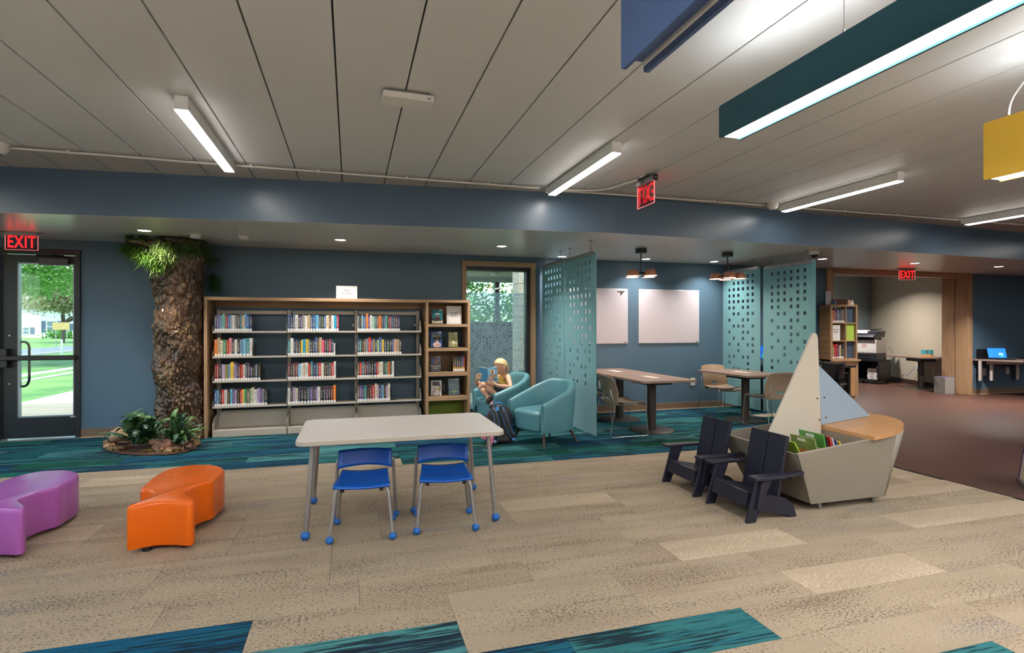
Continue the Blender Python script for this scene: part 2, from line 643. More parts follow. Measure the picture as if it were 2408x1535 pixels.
for i in range(5):
    fr.box(-.04, .04, i * 1.25 - .03, i * 1.25 + .03, 0, 2.15)
fr.box(-.04, .04, 0, 5, 0, .05).box(-.04, .04, 0, 5, 2.1, 2.15)
fr.build('window_frame', M_DARKMETAL, w2)
MB().box(-.006, .006, 0, 5, .05, 2.1).build('pane', M_GLASS, w2)
struct(MB().box(-6.2, 16.2, -5.2, -5, 0, 3.05).build('wall_rear', M_BEIGE))
struct(MB().box(16, 16.2, -5, 12, 0, 3.05).build('wall_right', M_WALL))

# baseboards
def base_run(name, x0, x1):
    b = struct(MB().box(x0, x1, 8.136, 8.15, .0, .112).build(name, M_BASE, bevel=.003))
    MB().box(x0, x1, 8.128, 8.15, 0.0, .014).build('base_lip', M_BASE_LIP, b)
base_run('baseboard_left', -3.25, -1.75)
base_run('baseboard_back', 2.79, 8.48)
base_run('baseboard_right', 12.25, 16)
base_run('baseboard_corner', -6, -4.13)

# opening to the copy room, framed in wood
op = struct(thing('trim_1', 'x', 'x', (0, 0, 0)))
del op['category'], op['label']
MB().box(8.485, 8.62, 8.10, 8.36, 0, 2.478).build('jamb_board', M_OAKZ, op, bevel=.004)
MB().box(12.09, 12.21, 8.10, 8.36, 0, 2.478).build('jamb_board', M_OAKZ, op, bevel=.004)
MB().box(8.62, 12.09, 8.10, 8.18, 2.425, 2.478).build('head_board', M_OAK, op, bevel=.004)
MB().box(8.62, 12.09, 8.18, 8.36, 2.40, 2.478).build('head_board', M_OAK, op, bevel=.003)
MB().box(8.62, 12.09, 8.36, 8.64, 2.425, 2.478).build('head_board', M_OAK, op, bevel=.003)
MB().box(12.10, 12.16, 8.36, 8.375, 0, 2.478).build('shadow_gap', M_BLACK, op)
MB().box(12.09, 12.16, 8.375, 8.63, 0, 2.44).build('jamb_board', M_OAKZ, op, bevel=.004)
# copy room
u = Vector((.345, .939, 0))
pA = Vector((12.40, 8.05, 0))
pBc = Vector((13.75, 11.7, 0))
struct(MB().prism([(12.36, 8.36), (pBc.x, pBc.y), (pBc.x + .2, pBc.y), (12.6, 8.36)], 0, 2.9).build('wall_copy_room_right', M_BEIGE))
struct(MB().box(8.2, 13.9, 11.7, 11.9, 0, 2.9).build('wall_copy_room_back', M_GREYBLUE))
struct(MB().box(8.2, 8.4, 8.35, 11.7, 0, 2.9).build('wall_copy_room_left', M_GREYBLUE))
struct(MB().box(8.2, 14, 8.36, 11.9, 2.75, 2.8).build('ceiling_copy_room', M_SOFFIT))
struct(MB().prism([(12.345, 8.36), (13.735, 11.7), (13.745, 11.7), (12.36, 8.36)], 0, .11).build('baseboard_copy_room', mat('dark_brown_base', (62, 46, 40), .5)))
area_light('copy_room_downlight', (11.6, 10.3, 2.74), .14, .14, 58, (1, .92, .84), spread=140, shape='DISK')

# ---------------------------------------------------------------- exit door
d1 = struct(thing('door_1', 'x', 'x', (-4.12, 8.15, 0)))
del d1['category'], d1['label']
W = .87
MB().box(0, .055, -.03, .12, 0, 2.357).build('frame_jamb', M_DARKMETAL, d1, bevel=.003)
MB().box(W - .05, W, -.03, .12, 0, 2.357).build('frame_jamb', M_DARKMETAL, d1, bevel=.003)
MB().box(.055, W - .05, -.03, .12, 2.29, 2.357).build('frame_head', M_DARKMETAL, d1, bevel=.003)
M_LEAF = mat('black_door_paint', (30, 33, 38), .4)
lf = MB()
lf.box(.06, .222, 0, .045, .03, 2.28).box(.795, W - .055, 0, .045, .03, 2.28).box(.222, .795, 0, .045, .03, .288).box(.222, .795, 0, .045, 2.178, 2.28)
leaf = lf.build('door_leaf', M_LEAF, d1)
MB().box(.222, .795, .018, .026, .288, 2.178).build('pane', M_GLASS, d1)
bd = MB()
bd.box(.215, .23, -.006, .05, .285, 2.18).box(.787, .8, -.006, .05, .285, 2.18).box(.215, .8, -.006, .05, 2.17, 2.185).box(.215, .8, -.006, .05, .28, .293)
bd.build('glazing_bead', mat('pale_metal_bead', (150, 156, 165), .35, metal=.6), d1)
MB().box(.03, .84, -.085, -.045, .985, 1.045).build('push_bar', mat('bronze_push_bar', (58, 54, 54), .35, metal=.5), d1, bevel=.01)
hb = MB().box(.06, .14, -.075, 0, .90, 1.13)
hb.build('latch_box', M_DARKMETAL, d1, bevel=.006)
MB().box(.78, .835, -.06, 0, .985, 1.045).build('latch_box', M_DARKMETAL, d1, bevel=.005)
MB().tube(fillet([(.225, .05, 1.21), (.255, .10, 1.21), (.285, .10, 1.16), (.285, .10, .72), (.255, .10, .66), (.225, .05, .66)], .04), .014, 8).build('pull_handle', M_DARKMETAL, d1, smooth=60)
MB().box(.46, .76, -.075, -.005, 2.155, 2.245).build('closer_body', mat('grey_closer_cover', (72, 74, 78), .45), d1, bevel=.006)
MB().tube([(.74, -.04, 2.25), (.60, -.12, 2.268), (.62, -.04, 2.285)], .010, 6).build('closer_arm', M_BLACK, d1)
MB().tube([(.42, -.03, 2.275), (.70, -.03, 2.275)], .012, 6).build('closer_arm', M_BLACK, d1)
MB().lathe([(.012, 0), (.012, .006)], 10, Matrix.Translation((.135, -.002, 1.29)) @ Matrix.Rotation(math.pi / 2, 4, 'X')).build('bolt', M_STEEL, d1)
MB().lathe([(.012, 0), (.012, .006)], 10, Matrix.Translation((.135, -.002, .70)) @ Matrix.Rotation(math.pi / 2, 4, 'X')).build('bolt', M_STEEL, d1)
MB().box(.755, .81, -.004, 0, .262, .282).build('small_plate', mat('pale_label_plate', (170, 178, 188), .5), d1)
MB().box(.0, W, -.05, .14, .0, .016).build('threshold', M_ALU, d1)

# ---------------------------------------------------------------- tall window
w1 = struct(thing('window_1', 'x', 'x', (1.612, 8.15, 0)))
del w1['category'], w1['label']
WW = 1.169
MB().box(0, .066, -.03, .21, 0, 2.394).build('casing', M_OAKZ, w1, bevel=.003)
MB().box(WW - .066, WW, -.03, .21, 0, 2.394).build('casing', M_OAKZ, w1, bevel=.003)
MB().box(.066, WW - .066, -.03, .21, 2.318, 2.394).build('casing', M_OAK, w1, bevel=.003)
MB().box(.066, WW - .066, -.03, .21, .0, .08).build('casing', M_OAK, w1, bevel=.003)
MB().box(.066, .09, .10, .2, .08, 2.318).build('window_frame', M_DARKMETAL, w1)
MB().box(WW - .125, WW - .066, .06, .2, .08, 2.318).build('window_frame', M_DARKMETAL, w1)
MB().box(.09, WW - .125, .06, .2, 2.262, 2.318).build('window_frame', M_DARKMETAL, w1)
MB().box(.09, WW - .125, .06, .2, .08, .13).build('window_frame', M_DARKMETAL, w1)
MB().box(.09, WW - .125, .135, .143, .13, 2.262).build('pane', M_GLASS, w1)
def frost():
    t = NT('frosted_film')
    t.n.remove(t.b)
    tr = t.new('ShaderNodeBsdfTransparent')
    tr.inputs[0].default_value = (.8, .92, .95, 1)
    tl = t.new('ShaderNodeBsdfTranslucent')
    tl.inputs[0].default_value = (.80, .93, .95, 1)
    df = t.new('ShaderNodeBsdfDiffuse')
    df.inputs[0].default_value = (.45, .52, .56, 1)
    m1 = t.new('ShaderNodeMixShader')
    m1.inputs[0].default_value = .3
    t.link(tl.outputs[0], m1.inputs[1])
    t.link(df.outputs[0], m1.inputs[2])
    m2 = t.new('ShaderNodeMixShader')
    m2.inputs[0].default_value = .55
    t.link(tr.outputs[0], m2.inputs[1])
    t.link(m1.outputs[0], m2.inputs[2])
    t.link(m2.outputs[0], t.out.inputs[0])
    return t.m
film = MB()
RF = random.Random(5)
s = .062
hw = s * math.sqrt(3) / 2
j = 0
zc = .16
while zc < 2.0:
    xc = .10 + (hw if j % 2 else 0)
    while xc < 1.10:
        c = (xc, zc)
        hexp = [(xc + s * math.cos(math.radians(90 + 60 * i)), zc + s * math.sin(math.radians(90 + 60 * i))) for i in range(6)]
        for a in (0, 2, 4):
            q = [c, hexp[a], hexp[(a + 1) % 6], hexp[(a + 2) % 6]]
            mx_ = sum(p[0] for p in q) / 4
            mz = sum(p[1] for p in q) / 4
            g = RF.choice((.0, .0, .05, .09, .14))
            q = [(p[0] + (mx_ - p[0]) * g * (1 if i != 2 else 1.4), p[1] + (mz - p[1]) * g) for i, p in enumerate(q)]
            q = [(min(max(p[0], .092), WW - .127), min(max(p[1], .132), 1.93)) for p in q]
            if max(p[0] for p in q) - min(p[0] for p in q) > .01 and max(p[1] for p in q) - min(p[1] for p in q) > .01:
                film.add([(p[0], .132, p[1]) for p in q], [(0, 1, 2, 3)])
        xc += 2 * hw
    zc += 1.5 * s
    j += 1
film.build('frosted_film', frost(), w1)
# ---------------------------------------------------------------- outdoors
M_LAWN = NT('lawn_grass')
_p = M_LAWN.coord('World')
_f = M_LAWN.noise(_p, 14, 5, .7)
_g = M_LAWN.noise(_p, .7, 3)
M_LAWN.base(M_LAWN.mix(.5, M_LAWN.ramp(_f, [(.3, lin((62, 104, 40))), (.7, lin((142, 178, 96)))]), M_LAWN.ramp(_g, [(.35, lin((70, 120, 60))), (.65, lin((150, 180, 100)))])))
M_LAWN.b.inputs['Roughness'].default_value = .9
M_LAWN = M_LAWN.m
M_CONC = mat('pale_concrete', (205, 198, 184), .85, var=.05, vscale=3)
M_ASPH = mat('grey_asphalt', (128, 130, 136), .9, var=.08, vscale=8)
struct(MB().box(-90, 60, 8.36, 150, -.3, -.06).build('ground_lawn', M_LAWN))
struct(MB().box(-6.0, .1, 8.36, 34, -.06, -.045).build('path_front', M_CONC))
struct(MB().box(-9.55, -9.05, 8.36, 110, -.06, -.045).build('sidewalk', M_CONC))
struct(MB().box(-8.5, -8.25, 8.36, 110, -.06, -.045).build('kerb_strip', M_CONC))
struct(MB().box(-20.0, -15.4, 8.36, 120, -.06, -.045).build('road', M_ASPH))
struct(MB().box(-15.4, -15.1, 8.36, 120, -.06, .03).build('kerb', M_CONC))
M_SIDING = NT('white_siding')
_c = M_SIDING.coord()
_w = M_SIDING.new('ShaderNodeTexWave')
_w.bands_direction = 'Z'
_w.inputs['Scale'].default_value = 2.2
M_SIDING.link(_c, _w.inputs['Vector'])
M_SIDING.base(lin((226, 230, 236)))
M_SIDING.bump(_w.outputs['Fac'], .3, .03)
M_SIDING = M_SIDING.m
M_SHING = mat('grey_shingles', (150, 156, 166), .9, var=.15, vscale=9)
M_HGLASS = mat('dark_window_glass', (92, 116, 134), .15)
def house(x, y, w, dpt, h, rid, label, wins, porch=False):
    t = thing('house', label, 'house', (x, y, -.05))
    b = MB().box(0, w, 0, dpt, 0, h)
    b.add([(0, 0, h), (w, 0, h), (w / 2, 0, h + rid)], [(0, 1, 2)])
    b.add([(0, dpt, h), (w, dpt, h), (w / 2, dpt, h + rid)], [(2, 1, 0)])
    b.build('wall', M_SIDING, t)
    for s_ in (-1, 1):
        e = -.4 if s_ < 0 else w + .4
        k = -rid * .4 / (w / 2)
        MB().add([(e, -.4, h + k), (w / 2, -.4, h + rid), (w / 2, dpt + .4, h + rid), (e, dpt + .4, h + k), (e, -.4, h + k + .2), (w / 2, -.4, h + rid + .2), (w / 2, dpt + .4, h + rid + .2), (e, dpt + .4, h + k + .2)],
                 [(0, 1, 2, 3), (4, 5, 6, 7), (0, 1, 5, 4), (1, 2, 6, 5), (2, 3, 7, 6), (3, 0, 4, 7)]).build('roof_slope', M_SHING, t)
    for wx, wz, ww, wh in wins:
        f = MB().box(wx - .12, wx + ww + .12, -.08, .02, wz - .12, wz + wh + .12).build('house_window', M_WHITE, t)
        g = MB().box(wx, wx + ww, -.10, -.07, wz, wz + wh).build('pane', M_HGLASS, f)
        MB().box(wx, wx + ww, -.12, -.09, wz + wh / 2 - .04, wz + wh / 2 + .04).build('sash_bar', M_WHITE, f)
        for sx in (wx - .62, wx + ww + .17):
            MB().box(sx, sx + .42, -.07, .0, wz - .05, wz + wh + .05).build('shutter', mat('blue_grey_shutter', (86, 100, 124), .7), f)
    if porch:
        MB().add([(-.3, -1.6, h * .62), (w * .62, -1.6, h * .62), (w * .31, -1.6, h * .82), (-.3, .1, h * .62), (w * .62, .1, h * .62), (w * .31, .1, h * .82)],
                 [(0, 1, 2), (3, 5, 4), (0, 2, 5, 3), (1, 4, 5, 2), (0, 3, 4, 1)]).build('porch_roof', M_SIDING, t)
    return t
house(-37.9, 83.6, 9, 10, 6.3, 2.6, 'white two storey house with blue shutters seen through the exit door glass', ((.95, .75, .95, 1.35), (2.75, .8, .45, .95), (3.0, 3.2, .5, .6), (5.5, .75, .95, 1.35)), True)
house(-48.2, 86, 9.4, 9, 3.1, 1.6, 'low white house wing at the edge of the exit door glass', ((7.6, .5, .6, .8), (5.0, .5, .6, .8)))

def leaf_material(name, a, b):
    t = NT(name)
    rndp = t.noise(t.coord(), 2.2, 3)
    c = t.ramp(rndp, [(.3, lin(a)), (.7, lin(b))])
    t.base(c)
    t.b.inputs['Roughness'].default_value = .6
    tl = t.new('ShaderNodeBsdfTranslucent')
    t.link(c, tl.inputs[0])
    mx = t.new('ShaderNodeMixShader')
    mx.inputs[0].default_value = .45
    t.link(t.b.outputs[0], mx.inputs[1])
    t.link(tl.outputs[0], mx.inputs[2])
    t.link(mx.outputs[0], t.out.inputs[0])
    return t.m
M_LEAF1 = leaf_material('maple_leaves', (78, 134, 56), (150, 196, 100))
M_LEAF2 = leaf_material('ash_leaves', (118, 128, 92), (176, 170, 130))
M_BARK = mat('grey_bark', (96, 84, 74), .9, bump=(20, .6, .02))
def tree(loc, h, crown, nleaf, seed, m, label, low, size):
    q = random.Random(seed)
    t = thing('maple_tree', label, 'tree', loc)
    tr = MB().tube([(0, 0, 0), (.05, .1, h * .35), (-.1, .1, h * .7), (0, 0, h)], [.16, .14, .10, .04], 8)
    for i in range(9):
        a = q.uniform(0, 6.28)
        z0 = h * q.uniform(.3, .75)
        l = crown * q.uniform(.5, .9)
        tr.tube([(0, 0, z0), (l * .5 * math.cos(a), l * .5 * math.sin(a), z0 + l * .25), (l * math.cos(a), l * math.sin(a), z0 + l * .3)], [.1, .06, .02], 6)
    tr.build('trunk', M_BARK, t, smooth=60)
    cl = [(q.gauss(0, crown * .45), q.gauss(0, crown * .45), q.uniform(low, h + crown * .4)) for _ in range(70)]
    lv = MB()
    for i in range(nleaf):
        c = q.choice(cl)
        p = Vector((c[0] + q.gauss(0, .55), c[1] + q.gauss(0, .55), c[2] + q.gauss(0, .32)))
        s_ = size * q.uniform(.6, 1.3)
        M = Matrix.Translation(p) @ Matrix.Rotation(q.uniform(0, 6.28), 4, 'Z') @ Matrix.Rotation(q.gauss(0, .8), 4, 'X') @ Matrix.Rotation(q.gauss(0, .6), 4, 'Y')
        lv.add([(-s_, 0, 0), (0, -s_ * .7, 0), (s_, 0, 0), (0, s_ * .7, s_ * .25)], [(0, 1, 2), (0, 2, 3)], M)
    lv.build('leaves', m, t, kind='stuff')
    return t
tree((-13.2, 23.0, -.06), 6.5, 4.8, 42000, 2, M_LEAF1, 'green maple tree on the lawn outside the exit door', 2.7, .075)
tree((-24.5, 58, -.06), 5.0, 3.0, 12000, 4, M_LEAF2, 'brownish small tree before the white house outside', 3.1, .11)
tree((4.6, 24, -.05), 7.0, 5.0, 16000, 6, M_LEAF1, 'leafy tree seen above the frosted film of the tall window', 1.2, .11)

t = thing('signboard', 'tan notice board on two posts by the road outside', 'sign', (-20.25, 47.7, -.06))
MB().box(-.52, .52, -.03, .03, 1.22, 1.76).build('board', mat('tan_board', (176, 152, 96), .7), t)
for sx in (-.34, .34):
    MB().tube([(sx, .05, 0), (sx, .05, 1.78)], .03, 8).build('post', M_ALU, t)
t = MB().tube([(0, 0, 0), (0, 0, .82)], .045, 12).build('bollard', M_WHITE, loc=(-13.6, 32.1, -.06))
tag(t, 'white post standing by the sidewalk outside the exit door', 'post')
t = thing('marker_pole', 'leaning red and white marker pole by the road outside the exit door', 'pole', (-13.75, 33.6, -.06))
MB().tube([(.12, 0, 0), (-.02, 0, 1.25)], .022, 8).build('pole_shaft', M_WHITE, t)
for k_ in range(3):
    a_ = .12 + k_ * .36
    MB().tube([(.12 - .112 * a_, 0, a_), (.12 - .112 * (a_ + .18), 0, a_ + .18)], .024, 8).build('red_band', mat('red_band_paint', (206, 70, 60), .6), t)
hd = MB()
q = random.Random(9)
for i in range(500):
    hd.ball((q.gauss(0, .8), q.gauss(0, .4), abs(q.gauss(.45, .25))), q.uniform(.05, .12), 5, 4)
tag(hd.build('shrub', M_LEAF1, loc=(-33.5, 79, -.06)), 'low green shrub before the white house outside', 'shrub')

# porch outside the tall window
struct(MB().box(.2, 8.1, 10.2, 12.4, 2.50, 2.6).build('ceiling_porch', mat('porch_soffit', (150, 160, 165), .6)))
pf = struct(thing('window_3', 'x', 'x', (0, 12.0, 0)))
del pf['category'], pf['label']
MB().box(.2, 8, -.05, .1, 2.40, 2.5).build('head_rail', mat('pale_green_rail', (178, 205, 190), .5), pf)
for i in range(9):
    MB().box(.55 + i * .86, .65 + i * .86, -.04, .06, 0, 2.42).build('mullion', M_DARKMETAL, pf)
MB().box(.2, 8, .0, .012, 1.5, 2.42).build('pane', M_GLASS, pf)
MB().box(.2, 8, -.05, .1, 0, 1.5).build('spandrel', mat('dark_spandrel', (58, 52, 50), .5, var=.3, vscale=4), pf)
bp = thing('brick_pier', 'pale brick pier outside the tall window behind its right edge', 'pier', (2.955, 9.6, -.05))
M_BRICK = mat('pale_brick', (196, 184, 162), .85, var=.1, vscale=12)
MB().box(.01, .59, .01, .39, 0, 2.64).build('mortar_core', mat('mortar', (150, 142, 128), .9), bp)
for c in range(13):
    z = .0 + c * .204
    for a, b in (((0, .395), (.405, .6)) if c % 2 else ((0, .195), (.205, .6))):
        MB().box(a, b, 0, .4, z, z + .195).build('brick', M_BRICK, bp)
for i, (px, py) in enumerate(((2.05, 10.9), (2.85, 10.9))):
    o = MB().lathe([(.075, 0), (.09, .05), (.085, .06)], 16).build('porch_light', M_WHITEPL, loc=(px, py, 2.44), smooth=40)
    tag(o, ('round white porch light outside the tall window, nearer the wood casing at left', 'round white porch light outside the tall window, nearer the brick pier')[i], 'light', 'porch lights')
# ---------------------------------------------------------------- artificial tree by the exit door
def bark_gold():
    t = NT('bronzed_bark')
    co = t.coord()
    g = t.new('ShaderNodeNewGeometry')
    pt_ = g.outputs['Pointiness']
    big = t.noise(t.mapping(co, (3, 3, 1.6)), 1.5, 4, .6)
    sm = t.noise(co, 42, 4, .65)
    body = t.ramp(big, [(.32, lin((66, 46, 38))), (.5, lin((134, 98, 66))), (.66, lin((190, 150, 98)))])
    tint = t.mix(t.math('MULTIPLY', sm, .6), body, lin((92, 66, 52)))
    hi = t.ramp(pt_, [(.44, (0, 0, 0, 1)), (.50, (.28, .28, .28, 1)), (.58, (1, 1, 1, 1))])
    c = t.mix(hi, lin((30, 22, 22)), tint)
    t.base(c)
    t.b.inputs['Roughness'].default_value = .28
    t.b.inputs['Specular IOR Level'].default_value = .6
    t.b.inputs['Metallic'].default_value = .15
    t.bump(t.noise(co, 60, 3, .6), .3, .006)
    return t.m
M_TRUNK = bark_gold()
tr = thing('artificial_tree', 'floor to ceiling artificial tree with lumpy bronzed bark left of the bookcase', 'tree', (-2.045, 7.76, 0))
def lumps(p):
    q_ = Vector((p.x, p.y, p.z * .7))
    w_ = Vector((mnoise.noise(p * 4), mnoise.noise(p * 4 + Vector((9, 0, 0))), mnoise.noise(p * 4 + Vector((0, 9, 0))))) * .05
    d = mnoise.voronoi((q_ + w_) * 14)[0]
    d2 = mnoise.voronoi((q_ + w_) * 27 + Vector((3, 1, 7)))[0]
    d3 = mnoise.voronoi(q_ * 52 + Vector((1, 5, 2)))[0]
    k = .5 + .9 * mnoise.noise(p * 2.6 + Vector((5, 2, 1)))
    return (max(0, .62 - d[0]) * .055 * max(.15, k) + max(0, .6 - d2[0]) * .036 * max(.3, 1.2 - k) + max(0, .55 - d3[0]) * .014
            + mnoise.noise(p * 3.4) * .050 + mnoise.noise(p * 1.5) * .035)
def trunk_pt(u_, v_):
    a = 2 * math.pi * u_
    z = .02 + 2.44 * v_
    r = .252 + .045 * max(0, (z - 1.75) / .7) + .10 * max(0, .35 - z) ** 1.2 * 2
    p = Vector((math.cos(a) * .28, math.sin(a) * .28, z * .8))
    r += lumps(p)
    x, y = r * math.cos(a), r * math.sin(a)
    if z < 1.80:
        x = min(x, .272)
    return (x, min(y, .375), z)
MB().grid(trunk_pt, 250, 400, True).build('trunk', M_TRUNK, tr, smooth=180)
disc = [(-.68, -.25), (-.66, -.45), (-.55, -.62), (-.33, -.82), (-.08, -.95), (.14, -.99), (.30, -.90), (.36, -.72), (.30, -.42), (.27, -.2), (.27, .3), (-.3, .3), (-.6, 0)]
MB().prism(disc, .001, .025).build('mulch_base', mat('brown_mulch', (96, 66, 50), .9, var=.25, vscale=40, bump=(60, .6, .01)), tr, bevel=.01)
q = random.Random(21)
path = [(-.66, -.22), (-.63, -.42), (-.52, -.58), (-.40, -.70)], [(.02, -.90), (.16, -.92), (.28, -.84), (.32, -.66), (.28, -.44), (.2, -.25)]
for pth in path:
    rim = MB()
    for i in range(len(pth) - 1):
        for k in range(38):
            f = k / 38
            px = pth[i][0] * (1 - f) + pth[i + 1][0] * f + q.uniform(-.035, .035)
            py = pth[i][1] * (1 - f) + pth[i + 1][1] * f + q.uniform(-.035, .035)
            r = q.uniform(.011, .028)
            rim.ball((px, py, .02 + q.uniform(0, .04)), (r * q.uniform(.8, 1.4), r * q.uniform(.8, 1.4), r), 8, 6, None)
    rim.build('root_rim', M_TRUNK, tr, smooth=180, kind='stuff')
# broken limb at the top and moss
def limb(u_, v_):
    c0 = Vector((-.02, -.24, 2.345)).lerp(Vector((-.47, -.36, 2.415)), v_)
    a = 2 * math.pi * u_
    r = (.085 * (1 - v_) + .042) * (.8 + .5 * mnoise.noise(Vector((math.cos(a) * 2, math.sin(a) * 2, v_ * 7))))
    return (c0.x - .3 * r * math.cos(a), c0.y + r * math.cos(a), c0.z + .8 * r * math.sin(a))
MB().grid(limb, 20, 40, True).build('branch', M_TRUNK, tr, smooth=180)
def knot(u_, v_):
    a = 2 * math.pi * u_
    r = .07 * (1 - v_ * .5) * (.8 + .5 * mnoise.noise(Vector((math.cos(a) * 2, math.sin(a) * 2, v_ * 5 + 4))))
    c0 = Vector((.05, -.22, 2.33)).lerp(Vector((.02, -.40, 2.39)), v_)
    return (c0.x + r * math.cos(a), c0.y, c0.z + r * math.sin(a))
MB().grid(knot, 16, 14, True).build('branch', M_TRUNK, tr, smooth=180)
def moss(name, spots, m, seed, n, ln):
    qq = random.Random(seed)
    b = MB()
    for i in range(n):
        c = qq.choice(spots)
        p = Vector(c[:3]) + Vector((qq.gauss(0, c[3]), qq.gauss(0, c[3]), qq.gauss(0, c[3] * .8)))
        p.z = min(p.z, 2.46)
        a = qq.uniform(0, 6.28)
        l = ln * qq.uniform(.5, 1.3)
        d = Vector((math.cos(a) * .6, math.sin(a) * .6 - .2, qq.uniform(-1, .25)))
        s_ = Vector((-math.sin(a), math.cos(a), qq.uniform(-.5, .5))) * .0035
        p1 = p + d * l * .5
        p2 = p1 + (d + Vector((qq.gauss(0, .5), qq.gauss(0, .5), -.4))) * l * .5
        if max(p.y, p1.y, p2.y) > .37:
            continue
        for pp_ in (p, p1, p2):
            pp_.z = min(pp_.z, 2.47)
        b.add([p - s_, p + s_, p1 + s_, p1 - s_, p2], [(0, 1, 2, 3), (3, 2, 4)])
    o = b.build(name, m, tr)
    o['kind'] = 'stuff'
    return o
M_MOSS = leaf_material('bright_moss', (56, 98, 26), (112, 150, 54))
M_MOSS2 = leaf_material('dark_moss', (40, 74, 30), (84, 122, 54))
moss('moss', [(-.42, -.26, 2.31, .04), (-.35, -.26, 2.27, .05), (-.28, -.28, 2.23, .05), (-.18, -.32, 2.19, .045), (-.47, -.26, 2.33, .035), (-.14, -.33, 2.13, .04)], M_MOSS, 4, 2600, .09)
moss('moss', [(-.08, -.36, 2.34, .05), (-.06, -.38, 2.24, .05), (-.04, -.36, 2.28, .06)], leaf_material('yellow_moss', (92, 122, 48), (146, 168, 96)), 5, 1500, .09)
moss('moss', [(.14, -.34, 2.36, .06), (.22, -.28, 2.34, .06), (.30, -.1, 2.36, .05), (.35, .0, 2.25, .04), (.36, .05, 2.02, .04), (.37, .1, 1.92, .04), (-.3, -.33, 2.455, .02), (-.42, -.35, 2.458, .015)], M_MOSS2, 6, 2300, .07)

def rock(name, loc, r, seed, c, label):
    def fn(u_, v_):
        a, b = 2 * math.pi * u_, math.pi * (v_ - .5)
        d = Vector((math.cos(b) * math.cos(a), math.cos(b) * math.sin(a), math.sin(b)))
        k = 1 + .22 * mnoise.noise(d * 1.4 + Vector((seed, 0, 0))) + .05 * mnoise.noise(d * 5 + Vector((0, seed, 0)))
        return (d.x * r[0] * k, d.y * r[1] * k, max(d.z, -.8) * r[2] * k)
    o = MB().grid(fn, 28, 18, True).build(name, mat(name + '_stone', c, .8, var=.22, vscale=9, bump=(30, .3, .006)), loc=loc, smooth=60)
    return tag(o, label, 'rock', 'rocks at the artificial tree')
rock('tan_rock', (-2.56, 7.42, .135), (.135, .09, .085), 1.2, (168, 140, 108), 'smooth tan and grey rock at the left edge of the planting base')
rock('brown_rock', (-1.98, 6.93, .082), (.105, .08, .065), 5.1, (132, 92, 76), 'reddish brown rock before the ferns at the tree foot')

def fern_mesh(L, wd, teeth, arch, broad):
    """one frond along +x that arches up and over, with toothed sides"""
    b = MB()
    prev = None
    n = teeth
    sp = [(t_ / n) for t_ in range(n + 1)]
    def spine(t_):
        return Vector((L * t_ * (1 - .12 * t_), 0, arch * L * math.sin(t_ * 2.1) * .75))
    for i in range(n):
        t0, t1 = sp[i], sp[i + 1]
        p0, p1 = spine(t0), spine(t1)
        w0 = wd * math.sin(math.pi * min(1, .12 + t0 * .88)) ** .7
        for sgn in (-1, 1):
            tip = p0.lerp(p1, .9 if broad else 1.1) + Vector((wd * .25, sgn * w0, -w0 * .25))
            b.add([p0, p1, tip + Vector((-.004, 0, 0)), p0.lerp(p1, .15) + Vector((0, sgn * w0 * (.78 if broad else .55), -w0 * .12))], [(0, 1, 2, 3)])
    return b
M_FERN = [mat('fern_leaf_a', (38, 74, 44), .5, var=.3, vscale=14), mat('fern_leaf_b', (72, 108, 56), .5, var=.3, vscale=14), mat('fern_leaf_c', (30, 66, 46), .4, var=.3, vscale=14)]
def plant(name, label, loc, n, L, wd, teeth, arch, seed, broad, amin=0, amax=6.28, mats=(0, 1, 2)):
    t = thing(name, label, 'plant', loc)
    qq = random.Random(seed)
    ms = []
    for k in mats:
        for v in range(2):
            me = fern_mesh(L * (1 + .18 * v), wd, teeth, arch + .22 * v, broad).mesh('leaf', M_FERN[k])
            ms.append(me)
    for i in range(n):
        o = bpy.data.objects.new('leaf', qq.choice(ms))
        COL.objects.link(o)
        o.parent = t
        o.location = (qq.gauss(0, .03), qq.gauss(0, .03), .05)
        o.rotation_euler = (qq.uniform(-.35, .35), qq.uniform(-.95, .38), amin + (amax - amin) * (i + qq.random()) / n)
        s_ = qq.uniform(.6, 1.15)
        o.scale = (s_, s_, s_)
    return t
plant('leafy_plant', 'green artificial plant with dense toothed leaves at the tree foot, nearer the exit door', (-2.28, 7.12, .03), 105, .28, .050, 11, .8, 31, False)
plant('fern', 'green artificial fern with toothed fronds beside the trunk and bookcase', (-1.90, 7.10, .03), 52, .28, .036, 18, .6, 32, False, -2.2, 1.7, (1, 0, 2))
plant('low_fern', 'low dark fern hanging over the brown rock at the tree foot', (-1.92, 7.0, .03), 10, .17, .035, 12, .3, 33, False, -2.4, 1.0, (2, 0))
for i, (x_, y_) in enumerate(((-2.22, 6.93), (-2.12, 6.90))):
    o = fern_mesh(.12, .022, 6, .1, True).build('fallen_leaf', mat('yellow_leaf', (190, 170, 50), .6), loc=(x_, y_, .03), rot=(0, 0, .5 + i))
    tag(o, ('yellow fallen leaf on the mulch, the one further from the brown rock', 'yellow fallen leaf on the mulch beside the brown rock')[i], 'leaf', 'fallen leaves on the mulch')

